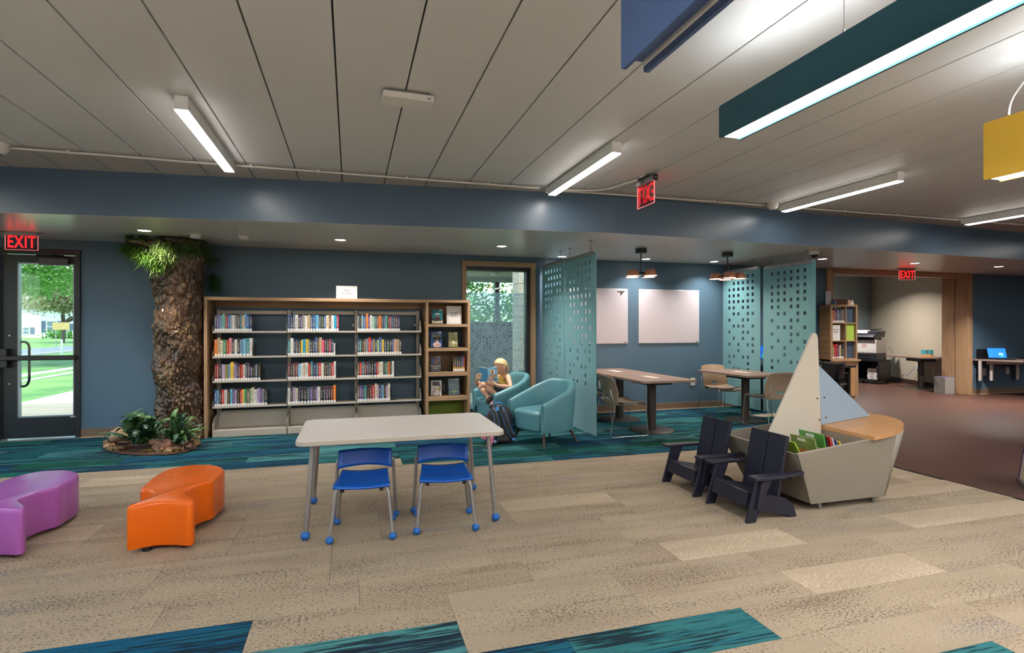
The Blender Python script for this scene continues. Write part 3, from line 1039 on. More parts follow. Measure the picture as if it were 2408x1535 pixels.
# ---------------------------------------------------------------- bookcase
BX, BY = -1.762, 7.68
sur = thing('bookcase_surround', 'long oak surround with flat top framing the metal library shelving', 'bookcase', (BX, BY, 0))
MB().box(0, .038, 0, .462, 0, 1.732).build('side_panel', M_OAKZ, sur, bevel=.003)
MB().box(0, 2.770, 0, .462, 1.732, 1.775).build('top_board', M_OAK, sur, bevel=.003)
MB().box(.038, 2.770, .43, .462, 1.655, 1.732).build('back_rail', M_OAK, sur, bevel=.003)
M_SHELF = mat('warm_grey_steel', (186, 178, 166), .42, var=.02)
sh = thing('metal_shelving', 'grey steel library shelving of three bays under the oak top', 'shelf', (BX, BY, 0))
UX = [.104, .967, 1.842, 2.698]
for i, ux in enumerate(UX):
    up_ = MB().box(ux - .022, ux + .022, .32, .37, .02, 1.62).build('upright', M_SHELF, sh, bevel=.002)
    sl = MB()
    z = .12
    while z < 1.6:
        for dx in (-.009, .009):
            sl.box(ux + dx - .0025, ux + dx + .0025, .3185, .321, z, z + .014)
        z += .03
    sl.build('slots', M_BLACK, up_, kind='stuff')
bays = [(.09, .962), (.972, 1.837), (1.847, 2.715)]
SZ = [1.333, 1.012, .700, .376]
for (a, b) in bays:
    MB().box(a + .03, b - .03, .345, .36, 1.565, 1.612).build('top_rail', M_SHELF, sh, bevel=.002)
    for z in SZ:
        s_ = MB().box(a, b, .045, .32, z - .010, z + .001).build('shelf_board', M_SHELF, sh)
        MB().box(a, b, .040, .047, z - .014, z + .008).build('shelf_lip', M_SHELF, s_)
        for e in (a + .001, b - .003):
            MB().add([(e, .05, z), (e, .05, z + .05), (e, .15, z + .15), (e, .33, z + .15), (e, .33, z - .03), (e, .08, z - .02)], [(0, 1, 2, 3, 4, 5)]).build('end_bracket', M_SHELF, s_, solid=.003)
    MB().box(a, b, .03, .33, .068, .08).build('base_shelf', M_SHELF, sh)
    MB().box(a, b, .024, .034, .0, .08).build('kick_plate', M_SHELF, sh, bevel=.002)
    MB().add([(a + .01, .30, .08), (b - .01, .30, .08), (b - .01, .335, .29), (a + .01, .335, .29)], [(0, 1, 2, 3)]).build('base_back', M_SHELF, sh, solid=.004)
    for e in (a + .001, b - .003):
        MB().add([(e, .03, .08), (e, .03, .15), (e, .12, .24), (e, .33, .26), (e, .33, .08)], [(0, 1, 2, 3, 4)]).build('end_bracket', M_SHELF, sh, solid=.004)
for x_ in (.935, 1.80, 2.655):
    MB().box(x_ - .012, x_ + .012, .333, .337, 1.405, 1.433).build('sticker', mat('pale_green_sticker', (206, 222, 206), .6), sh)

# books -----------------------------------------------------------
def book_material():
    t = NT('printed_book_cover')
    oi = t.new('ShaderNodeObjectInfo')
    col, rnd = oi.outputs['Color'], oi.outputs['Random']
    co = t.coord()
    sep = t.new('ShaderNodeSeparateXYZ')
    t.link(co, sep.inputs[0])
    off = t.new('ShaderNodeCombineXYZ')
    t.link(t.math('MULTIPLY', rnd, 9), off.inputs[2])
    t.link(t.math('MULTIPLY', rnd, 5), off.inputs[0])
    pv = t.new('ShaderNodeVectorMath', operation='ADD')
    t.link(co, pv.inputs[0])
    t.link(off.outputs[0], pv.inputs[1])
    # printed title runs up the spine
    ttl = t.noise(t.mapping(pv.outputs[0], (190, 4, 95)), 1.0, 2, .7)
    cent = t.math('LESS_THAN', t.math('ABSOLUTE', sep.outputs[0]), .0062)
    zin = t.math('MULTIPLY', t.math('GREATER_THAN', sep.outputs[2], .062), t.math('LESS_THAN', sep.outputs[2], .185))
    m = t.math('MULTIPLY', t.math('MULTIPLY', t.math('GREATER_THAN', ttl, .53), cent), zin)
    lum = t.new('ShaderNodeRGBToBW')
    t.link(col, lum.inputs[0])
    ink = t.ramp(t.math('GREATER_THAN', lum.outputs[0], .22), [(0, lin((226, 222, 208))), (1, lin((48, 44, 60)))], 'CONSTANT')
    ink = t.mix(t.math('GREATER_THAN', rnd, .72), ink, lin((206, 170, 80)))
    band = t.noise(t.mapping(pv.outputs[0], (3, 3, 15)), 1.0, 2)
    c = t.mix(t.math('MULTIPLY', t.math('SUBTRACT', band, .55), 5, True), col, t.mix(.5, col, lin((150, 140, 135))))
    c = t.mix(m, c, ink)
    t.base(c)
    t.b.inputs['Roughness'].default_value = .35
    return t.m
M_BOOK = book_material()
M_STICK = mat('spine_label_white', (235, 234, 232), .6, var=.01)
M_YSTICK = mat('yellow_spine_label', (238, 190, 40), .6)
BC = {'navy': (36, 44, 82), 'blue': (52, 92, 150), 'light blue': (120, 160, 190), 'sky blue': (110, 178, 214), 'purple': (92, 70, 130), 'lilac': (172, 148, 190), 'mint': (120, 190, 170),
      'crimson': (150, 40, 62), 'white': (222, 220, 216), 'grey': (130, 136, 142), 'charcoal': (58, 60, 66), 'teal': (44, 124, 132), 'orange': (222, 122, 48), 'tan': (176, 156, 126), 'cream': (220, 206, 180),
      'green': (60, 140, 100), 'red': (186, 46, 44), 'pink': (214, 140, 146), 'black': (32, 31, 36), 'maroon': (106, 40, 48), 'olive': (140, 136, 84), 'yellow': (224, 190, 70), 'brown': (104, 78, 62),
      'cyan': (40, 160, 196), 'hot pink': (230, 60, 130), 'slate': (74, 94, 112), 'dark green': (44, 72, 60), 'plum': (84, 52, 84), 'pale green': (150, 190, 140), 'peach': (216, 172, 146)}
S = lambda s_: [w.strip() for w in s_.split(',')]
SHELVES = {
 ('left', 0): ((-1.655, -1.217), S('slate,purple,light blue,mint+,crimson,blue,light blue,white,grey,charcoal,teal,peach,sky blue+,blue,navy')),
 ('left', 1): ((-1.655, -1.215), S('orange,tan+,cream,green,red,pink+,charcoal,white,black+,light blue,sky blue+,teal+,white+')),
 ('left', 2): ((-1.655, -1.115), S('maroon,crimson,black,lilac,olive,light blue,yellow+,lilac,navy+,maroon,red,white,charcoal+,plum+,navy-,black-,slate,black')),
 ('left', 3): ((-1.655, -1.035), S('blue,light blue,black,red,white,black,sky blue,purple,lilac,black,red,yellow,green,brown,pale green,cream+,white,lilac,purple,grey,black')),
 ('middle', 0): ((-.79, -.150), S('blue,navy,slate+,white,charcoal,purple,grey,white,tan,slate,blue,sky blue,slate,dark green,blue,cream,brown+,white,cyan,crimson')),
 ('middle', 1): ((-.79, -.195), S('teal,white+,navy,slate,black,yellow,cyan,yellow,slate,black,navy,blue+,brown+,tan+,hot pink,black,charcoal,crimson,navy,white-')),
 ('middle', 2): ((-.79, -.188), S('maroon,black,brown,maroon,sky blue,white,cream,white,red,teal+,navy,slate,red,white,charcoal,black,slate,red,white+')),
 ('middle', 3): ((-.79, -.188), S('white,black,lilac,cream,navy,black,black,slate,purple,charcoal,purple,white,black,charcoal,plum,black,maroon,orange+')),
 ('right', 0): ((.09, .662), S('grey,black,light blue,blue,orange+,purple,white,mint,slate,brown,orange,slate,blue,mint,black,red,blue,charcoal,plum,navy')),
 ('right', 1): ((.09, .680), S('navy+,teal,black,brown,grey,red+,purple,olive,navy,pale green,blue+,yellow,navy,dark green,black,blue,peach,tan,black')),
 ('right', 2): ((.09, .580), S('brown,red,teal,maroon,navy,charcoal,black+,navy,red,cream,white,dark green,teal,orange,charcoal,white')),
 ('right', 3): ((.09, .528), S('brown,purple,navy,teal,black,maroon,red,cream+,lilac,navy,light blue,black+,lilac,cream+')),
}
ORD = S('first,second,third,fourth,fifth,sixth,seventh,eighth,ninth,tenth,eleventh,twelfth,thirteenth,fourteenth,fifteenth,sixteenth,seventeenth,eighteenth,nineteenth,twentieth,twenty-first,twenty-second')
ROW = ['top', 'second', 'third', 'lowest']
QB = random.Random(11)
BOOKMESH = {}
def book_parts(w, h, d):
    k = (round(w, 3), round(h, 3), round(d, 3))
    if k not in BOOKMESH:
        w, h, d = k
        c = MB()
        c.add([(-w / 2, .003, 0), (w / 2, .003, 0), (w / 2, d, 0), (-w / 2, d, 0), (-w / 2, .003, h), (w / 2, .003, h), (w / 2, d, h), (-w / 2, d, h),
               (-w / 4, 0, 0), (w / 4, 0, 0), (-w / 4, 0, h), (w / 4, 0, h)],
              [(8, 9, 11, 10), (0, 8, 10, 4), (9, 1, 5, 11), (1, 2, 6, 5), (3, 0, 4, 7)])
        cm = c.mesh('cover', M_BOOK)
        pm = MB().box(-w / 2 + .0015, w / 2 - .0015, .004, d - .004, .002, h - .004).mesh('pages', M_PAGES)
        lw = min(w * .42, .013)
        lm = MB().box(-lw, lw, -.0008, .002, .004, .038).mesh('spine_label', M_STICK)
        BOOKMESH[k] = (cm, pm, lm)
    return BOOKMESH[k]
def make_book(colour, w, h, d, loc, label, group, rot=(0, 0, 0), sticker=True):
    cm, pm, lm = book_parts(w, h, d)
    o = bpy.data.objects.new('book', cm)
    COL.objects.link(o)
    c = BC[colour]
    jit = QB.uniform(.88, 1.1)
    o.color = tuple(min(1, v * jit) for v in lin(c)[:3]) + (1,)
    o.location = loc
    o.rotation_euler = rot
    for nm, me in (('pages', pm), ('spine_label', lm)):
        if nm == 'spine_label' and not sticker:
            continue
        p = bpy.data.objects.new(nm, me)
        COL.objects.link(p)
        p.parent = o
    return tag(o, label, 'book', group)
for (bay, row), ((x0, x1), names) in SHELVES.items():
    ws = [QB.uniform(.75, 1.25) for _ in names]
    tot = sum(ws)
    x_ = x0
    for i, nm in enumerate(names):
        h = .212 + QB.uniform(-.006, .010)
        if nm.endswith('+'):
            h += .022
        if nm.endswith('-'):
            h -= .045
        nm = nm.rstrip('+-')
        w = round((x1 - x0) * ws[i] / tot, 3)
        make_book(nm, w - .001, round(h, 3), round(QB.choice((.14, .145, .15)), 3), (x_ + w / 2, 7.735 + QB.uniform(0, .006), SZ[row] + .0012),
                  f'{nm} library book, {ORD[i]} from left on the {ROW[row]} shelf of the {bay} bay', f'books on the {ROW[row]} shelf of the {bay} bay')
        x_ += w
for bay, row, xx in (('left', 1, -1.19), ('left', 2, -1.09), ('middle', 2, -.172), ('right', 3, .545), ('middle', 1, -.18)):
    be = MB().box(0, .003, 0, .12, 0, .16).box(0, .06, 0, .12, 0, .002)
    o = be.build('bookend', M_BLACK, loc=(xx, 7.74, SZ[row] + .0015))
    tag(o, f'black steel bookend closing the row on the {ROW[row]} shelf of the {bay} bay', 'bookend', 'black steel bookends')

# display unit ------------------------------------------------------
du = thing('display_unit', 'tall narrow oak display unit with face out books between shelving and window', 'shelf', (1.012, BY, 0))
for i in range(12):
    MB().box(0, .030, 0.03, .462, .01 + i * .147, .01 + (i + 1) * .147 - .004).build('side_plank', M_OAKY, du, bevel=.0015, seg=1)
MB().box(0, .034, -.002, .03, 0, 1.775).build('front_stile', M_OAKZ, du, bevel=.002)
MB().box(.592, .628, 0, .462, 0, 1.775).build('side_panel', M_OAKZ, du, bevel=.002)
for a, b in ((1.738, 1.775), (1.394, 1.435), (1.052, 1.097), (.70, .756), (.356, .413), (.04, .09)):
    MB().box(.031, .592, 0, .462, a, b).build('shelf_board', M_OAK, du, bevel=.002)
MB().box(.031, .592, .43, .45, 1.435, 1.738).build('back_panel', M_OAK, du)
MB().box(.031, .592, .43, .45, .756, 1.052).build('back_panel', M_OAK, du)
MB().box(.031, .592, .40, .45, .09, .356).build('back_panel', mat('lime_green_panel', (120, 146, 44), .6), du, label='lime green panel')

def sign(name, label, loc, w, h, lines, size, lean=-.12, border=True):
    t = thing(name, label, 'sign', loc)
    M = Matrix.Rotation(lean, 4, 'X')
    bd_ = MB().add([(-w / 2, 0, 0), (w / 2, 0, 0), (w / 2, 0, h), (-w / 2, 0, h), (-w / 2, .004, 0), (w / 2, .004, 0), (w / 2, .004, h), (-w / 2, .004, h)],
                   [(0, 1, 2, 3), (5, 4, 7, 6), (0, 4, 5, 1), (1, 5, 6, 2), (2, 6, 7, 3), (3, 7, 4, 0)], M)
    bd_.box(-w / 2, w / 2, 0, .07, 0, .002)
    bd_.build('sign_panel', M_PAPER, t)
    if border:
        b = MB()
        e, k = .016, .0016
        for x0_, x1_, z0, z1 in ((-w / 2 + e, w / 2 - e, h - e - k, h - e), (-w / 2 + e, w / 2 - e, e, e + k), (-w / 2 + e, -w / 2 + e + k, e, h - e), (w / 2 - e - k, w / 2 - e, e, h - e)):
            b.box(x0_, x1_, -.0006, .001, z0, z1, M)
        b.build('border_line', M_INK, t)
    for ln, zz in lines:
        p = M @ Vector((0, -.0012, zz))
        text(ln, size, M_INK, t, p, (math.pi / 2 + lean, 0, 0), .0004)
    return t
sign('shelf_sign', 'white card sign reading teen fiction on top of the oak bookcase', (-.048, 7.80, 1.776), .275, .178, (('TEEN', .112), ('FICTION', .072)), .036)
sign('staff_sign', 'white sheet sign reading staff picks in the top cubby of the display unit', (1.432, 7.80, 1.436), .216, .262, (('STAFF', .152), ('PICKS', .112)), .042)

M_EASEL = mat('black_wire', (20, 20, 22), .4)
def face_book(x, z, w, h, colour, label, art, lines, yaw=0.0, lean=-.22, y=7.77):
    e = MB()
    for sx in (-w * .3, w * .3):
        e.tube([(sx, -.012, .030), (sx, -.026, .012), (sx, -.006, .004), (sx, .02 + .14 * math.sin(-lean) * .6, h * .65), (sx, .11, .003)], .0022, 5)
    e.tube([(-w * .3, -.006, .004), (w * .3, -.006, .004)], .0022, 5)
    o = e.build('book_easel', M_EASEL, loc=(x, y, z + .002), rot=(0, 0, yaw))
    tag(o, 'black wire easel holding the ' + label[0], 'easel', 'wire easels in the display unit')
    t = thing('display_book', label[1], 'book', (x, y, z + .007), yaw, 'face out books in the display unit')
    M = Matrix.Rotation(lean, 4, 'X')
    m = mat('cover_' + colour.replace(' ', '_'), BC.get(colour, (120, 120, 120)), .3, var=.18, vscale=14)
    MB().box(-w / 2, w / 2, .0, .002, 0, h, M).box(-w / 2, w / 2, .018, .020, 0, h, M).box(-w / 2, -w / 2 + .002, 0, .02, 0, h, M).build('cover', m, t)
    MB().box(-w / 2 + .002, w / 2 - .003, .002, .018, .003, h - .003, M).build('pages', M_PAGES, t)
    for nm, kind, c, cx, cz, rx, rz in art:
        b = MB()
        if kind == 'ell':
            b.add([(cx * w + rx * w * math.cos(a * .3142), -.0008, cz * h + rz * h * math.sin(a * .3142)) for a in range(20)], [tuple(range(20))], M)
        else:
            b.add([(cx * w - rx * w, -.0008, cz * h - rz * h), (cx * w + rx * w, -.0008, cz * h - rz * h), (cx * w + rx * w, -.0008, cz * h + rz * h), (cx * w - rx * w, -.0008, cz * h + rz * h)], [(0, 1, 2, 3)], M)
        b.build(nm, mat('print_' + nm, c, .4, var=.15, vscale=40), t, solid=.0006)
    MB().box(.14 * w, .46 * w, -.0012, 0, h * .91, h * .97, M).build('barcode_label', M_STICK, t)
    for ln, zz, sz, c in lines:
        text(ln, sz, mat('title_ink', c, .5, var=0), t, M @ Vector((0, -.0016, zz * h)), (math.pi / 2 + lean, 0, 0), .0003)
z1, z2, z3, z4 = 1.436, 1.098, .757, .414
face_book(1.185, z1, .150, .205, 'teal', ('teal book with the red flame', 'teal face out book with a red flame on a dark rock, beside the staff sign'),
          [('sand', 'box', (206, 196, 170), 0, .10, .5, .10), ('rock_print', 'ell', (58, 54, 66), -.08, .30, .40, .15), ('flame', 'ell', (222, 66, 56), .02, .40, .13, .12), ('cloud', 'ell', (190, 196, 196), .02, .68, .26, .06)], [], -.12)
face_book(1.17, z2, .160, .232, 'blue', ('blue book with yellow title', 'blue face out book with yellow title and drawn figure, second cubby'),
          [('hair', 'ell', (30, 26, 30), .1, .56, .34, .13), ('face', 'ell', (226, 190, 164), .06, .42, .14, .15), ('blouse', 'ell', (226, 206, 206), .06, .16, .36, .16), ('ribbon', 'box', (196, 46, 56), .08, .13, .16, .03)],
          [('Call Your', .86, .034, (222, 190, 60)), ('Album', .70, .044, (222, 200, 40))], -.14)
face_book(1.412, z2, .132, .215, 'olive', ('olive gold book with the silver seal', 'olive gold face out book with a round silver seal, second cubby'),
          [('seal', 'ell', (190, 188, 180), .3, .26, .11, .07), ('figure', 'ell', (206, 196, 160), .02, .32, .16, .11)], [], -.05)
face_book(1.155, z3, .150, .215, 'charcoal', ('dark book with white title', 'dark face out book with a face and white title, third cubby'),
          [('face', 'ell', (128, 84, 64), .06, .66, .2, .2), ('blue_swirl', 'ell', (64, 104, 160), -.22, .70, .18, .16), ('blue_swirl', 'ell', (84, 130, 170), .34, .74, .1, .1)], [('DRAGON', .34, .034, (226, 226, 226)), ('WAR', .20, .036, (226, 226, 226))], -.25)
face_book(1.165, z4, .150, .215, 'white', ('white book with the drawn key', 'white face out book with a dark banner and a key, fourth cubby'),
          [('banner', 'box', (62, 48, 56), -.02, .78, .34, .14), ('key', 'box', (104, 72, 50), -.12, .36, .04, .17), ('watch', 'ell', (206, 170, 90), .2, .42, .14, .1), ('pen', 'box', (60, 58, 70), .36, .5, .04, .2)], [], -.25)
face_book(1.425, z4, .160, .238, 'slate', ('grey green book in plastic', 'grey green face out book in a plastic jacket, fourth cubby'),
          [('glow', 'ell', (150, 176, 130), .05, .2, .34, .08)], [('GAV', .86, .026, (190, 200, 200)), ('EARTH', .60, .034, (150, 200, 180)), ('CALLED', .46, .034, (150, 200, 180))], -.03)
row3 = [('brown', .022), ('black', .024), ('charcoal', .026), ('black', .027), ('navy', .028), ('blue', .020), ('red', .022)]
x_ = 1.405
for i, (nm, w) in enumerate(row3):
    b = make_book(nm, w, .215 + (.004 if i % 2 else 0), .145, (x_ + w / 2, 7.745, z3 + .0015), f'{nm} library book, {ORD[i]} from left in the third cubby of display unit', 'books in the third cubby of the display unit')
    MB().box(-.008, .008, -.0015, 0, .040, .060).build('yellow_label', M_YSTICK, b)
    x_ += w + .0008
o = MB().box(0, .003, 0, .12, 0, .14).box(-.06, 0, 0, .12, 0, .002).build('bookend', M_BLACK, loc=(1.400, 7.75, z3 + .0015))
tag(o, 'black steel bookend beside the brown book in the display unit', 'bookend', 'black steel bookends')

def outlet(name, label, loc, w=.075, h=.12, slots=True, m=None):
    t = thing(name, label, 'outlet', loc)
    MB().box(-w / 2, w / 2, -.008, 0, -h / 2, h / 2).build('cover_plate', m or M_WHITEPL, t, bevel=.003)
    if slots:
        for z in (-.026, .026):
            MB().box(-.016, .016, -.011, -.007, z - .016, z + .016).build('socket', mat('socket_grey', (190, 188, 184), .5), t, bevel=.002)
            MB().box(-.008, -.005, -.0118, -.010, z - .006, z + .006).box(.005, .008, -.0118, -.010, z - .006, z + .006).build('slots', M_BLACK, t)
    return t
outlet('wall_outlet', 'white wall outlet seen behind the white key book in the display unit', (1.318, 8.148, .48))
outlet('wall_outlet', 'white wall outlet left of the double meeting table, behind the chair back', (3.905, 8.148, .455), .085, .13)
outlet('wall_outlet', 'white wall outlet at the right corner of the double meeting table', (5.632, 8.148, .455), .085, .13)
# ---------------------------------------------------------------- white table and blue chairs
M_LAM = NT('pale_linen_laminate_top')
_c = M_LAM.coord()
_f = M_LAM.noise(M_LAM.mapping(_c, (260, 14, 10)), 1.0, 3, .6)
M_LAM.base(M_LAM.ramp(_f, [(.3, lin((236, 229, 224))), (.7, lin((248, 243, 239)))]))
M_LAM.b.inputs['Roughness'].default_value = .38
M_LAM = M_LAM.m
M_LAMEDGE = mat('pale_edge_band', (192, 184, 174), .5)
M_BLUEPL = mat('blue_plastic', (8, 84, 180), .38, var=.04, bump=(400, .05, .001))
M_BLUEFOOT = mat('blue_rubber', (22, 96, 178), .45, var=.02)
M_TUBE = mat('grey_tube_steel', (160, 158, 158), .3, metal=.6)
TX, TY, TZ = .362, 4.215, .655
tb = thing('low_table', 'low pale laminate table on four grey tube legs with blue ball feet', 'table', (TX, TY, 0), math.radians(-.3))
poly = rounded_rect(-.705, .705, -.445, .445, .07)
MB().prism(poly, TZ - .032, TZ - .002).build('table_edge', M_LAMEDGE, tb, bevel=.004)
MB().prism(rounded_rect(-.701, .701, -.441, .441, .068), TZ - .004, TZ).build('table_top', M_LAM, tb)
for sx in (-1, 1):
    for sy in (-1, 1):
        l = MB().tube([(sx * .60, sy * .33, TZ - .034), (sx * .642, sy * .385, .03)], .0165, 12).build('leg', M_TUBE, tb, smooth=50)
        MB().ball((sx * .644, sy * .388, .030), .030, 16, 10).build('ball_foot', M_BLUEFOOT, l, smooth=180)
        MB().tube([(sx * .60, sy * .33, TZ - .034), (sx * .60, sy * .33, TZ - .05)], .035, 12).build('leg_plate', M_TUBE, l)

def kid_chair(name, label, loc, rz):
    """faces -y; seat .355 high; tube frame on ball feet"""
    t = thing(name, label, 'chair', loc, rz, 'blue chairs at the low table')
    SH = .362
    def seat(u_, v_):
        x = (u_ - .5) * (.365 - .05 * v_)
        y = -.175 + .375 * v_
        z = SH + .012 * (2 * u_ - 1) ** 2 - .020 * max(0, (.22 - v_) / .22) ** 1.6 - .012 * math.sin(math.pi * min(1, v_ * 1.05))
        return (x, y, z)
    MB().grid(seat, 14, 14).build('seat', M_BLUEPL, t, smooth=60, solid=.012)
    def back(u_, v_):
        x = (u_ - .5) * .37
        y = .235 + .035 * v_ - .055 * (2 * u_ - 1) ** 2
        z = .398 + .115 * v_ - .01 * (2 * u_ - 1) ** 2 * (1 - v_)
        return (x, y, z)
    MB().grid(back, 16, 6).build('backrest', M_BLUEPL, t, smooth=60, solid=.011)
    ft = []
    for sx in (-1, 1):
        # front and rear seat legs bent down from a cross rail under the seat
        fr = fillet([(0, -.125, SH - .016), (sx * .165, -.125, SH - .016), (sx * .198, -.185, .03)], .06, 5)
        l = MB().tube(fr, .0125, 10).build('leg', M_TUBE, t, smooth=60)
        ft.append(((sx * .199, -.187, .025), l))
        rr = fillet([(0, .085, SH - .016), (sx * .150, .085, SH - .016), (sx * .190, .165, .03)], .06, 5)
        l = MB().tube(rr, .0125, 10).build('leg', M_TUBE, t, smooth=60)
        ft.append(((sx * .191, .167, .025), l))
        bk = fillet([(sx * .11, .262, .455), (sx * .195, .250, .448), (sx * .215, .255, .03)], .045, 5)
        l = MB().tube(bk, .0125, 10).build('leg', M_TUBE, t, smooth=60)
        ft.append(((sx * .216, .257, .025), l))
    for c, l in ft:
        MB().ball(c, .0255, 14, 9).build('ball_foot', M_BLUEFOOT, l, smooth=180)
    sc = MB()
    for sx in (-.12, .12):
        for y_ in (-.13, .12):
            sc.lathe([(.006, 0), (.006, .0015)], 8, Matrix.Translation((sx, y_, SH + .0045)))
    sc.build('seat_screws', M_BLACK, t, kind='stuff')
    bs = MB()
    for sx in (-.125, .125):
        for y_ in (-.125, .085):
            bs.box(sx - .012, sx + .012, y_ - .012, y_ + .012, SH - .05, SH - .022)
    bs.build('seat_clips', M_BLACK, t, kind='stuff')
    return t
kid_chair('blue_chair', 'blue plastic child chair tucked under the table, left of the two', (.085, 3.885, 0), math.radians(-5))
kid_chair('blue_chair', 'blue plastic child chair tucked under the table, right of the two', (.645, 3.885, 0), math.radians(-6))

# ---------------------------------------------------------------- moulded floor seats
OUT = [(-1.312, 3.858), (-1.236, 3.905), (-1.16, 3.922), (-1.06, 3.898), (-.965, 3.842), (-.935, 3.85), (-.94, 3.90), (-.985, 3.985), (-1.045, 4.06), (-1.055, 4.13), (-1.03, 4.22), (-.99, 4.31), (-.945, 4.33), (-.93, 4.37), (-.935, 4.44),
       (-.915, 4.54), (-.92, 4.66), (-.98, 4.79), (-1.09, 4.88), (-1.22, 4.90), (-1.32, 4.84), (-1.37, 4.72), (-1.385, 4.58), (-1.38, 4.44), (-1.375, 4.32), (-1.37, 4.26), (-1.34, 4.24), (-1.30, 4.25), (-1.26, 4.20), (-1.24, 4.12), (-1.25, 4.03), (-1.30, 3.93), (-1.325, 3.88)]
def smooth_loop(p, it=2):
    for _ in range(it):
        o = []
        for i in range(len(p)):
            a, b = p[i], p[(i + 1) % len(p)]
            o += [(a[0] * .75 + b[0] * .25, a[1] * .75 + b[1] * .25), (a[0] * .25 + b[0] * .75, a[1] * .25 + b[1] * .75)]
        p = o
    return p
def even_loop(p, n=170, it=7):
    q = [Vector(a) for a in p]
    L = [(q[(i + 1) % len(q)] - q[i]).length for i in range(len(q))]
    tot, out = sum(L), []
    i, acc = 0, 0.0
    for k in range(n):
        s_ = tot * k / n
        while acc + L[i] < s_:
            acc += L[i]
            i += 1
        out.append(q[i].lerp(q[(i + 1) % len(q)], (s_ - acc) / L[i]))
    for _ in range(it):
        out = [(out[j - 1] + out[j] * 2 + out[(j + 1) % n]) / 4 for j in range(n)]
    return [tuple(v) for v in out]
def inset(p, d):
    n = len(p)
    o = []
    for i in range(n):
        a, b = Vector(p[i - 1]), Vector(p[(i + 1) % n])
        t_ = (b - a).normalized()
        nrm = Vector((-t_.y, t_.x))
        o.append((p[i][0] + nrm.x * d, p[i][1] + nrm.y * d))
    return o
def floor_seat(name, label, c, rough, loc, rz, mirror=False):
    t = thing(name, label, 'seat', loc, rz, 'moulded plastic floor seats')
    p = [(x + 1.15, y - 4.38) for x, y in OUT]
    a = sum(p[i][0] * p[(i + 1) % len(p)][1] - p[(i + 1) % len(p)][0] * p[i][1] for i in range(len(p)))
    if a < 0:
        p.reverse()
    p = even_loop(p)
    n = len(p)
    layers = [(.004, .030), (0, .038), (0, .280), (.0025, .291), (.007, .299), (.013, .3035), (.020, .305)]
    b = MB()
    for d, z in layers:
        b.v += [(x, y, z) for x, y in inset(p, d)]
    for j in range(len(layers) - 1):
        b.f += [(j * n + i, j * n + (i + 1) % n, (j + 1) * n + (i + 1) % n, (j + 1) * n + i) for i in range(n)]
    b.f += [tuple(reversed(range(n))), tuple(range((len(layers) - 1) * n, len(layers) * n))]
    m = mat(name + '_plastic', c, rough, var=.03, vscale=3, bump=(160, .08, .001), spec=.5)
    b.build('seat_body', m, t, smooth=50)
    MB().lathe([(.020, 0), (.022, .003), (.014, .006)], 16, Matrix.Translation((-.08, .22, .303))).build('moulding_plug', m, t, smooth=50)
    for x_, y_ in ((-.07, -.44), (.14, -.43), (.15, .20), (-.10, .36)):
        MB().lathe([(.026, 0), (.028, .035)], 14, Matrix.Translation((x_, y_, 0))).build('foot', M_BLACK, t, smooth=40)
    return t
floor_seat('orange_seat', 'glossy orange moulded floor seat with wavy outline on the beige carpet', (232, 104, 8), .30, (-1.15, 4.38, 0), 0)
floor_seat('purple_seat', 'glossy purple moulded floor seat with wavy outline cut by the left edge', (170, 96, 182), .28, (-2.13, 4.50, 0), math.radians(4))

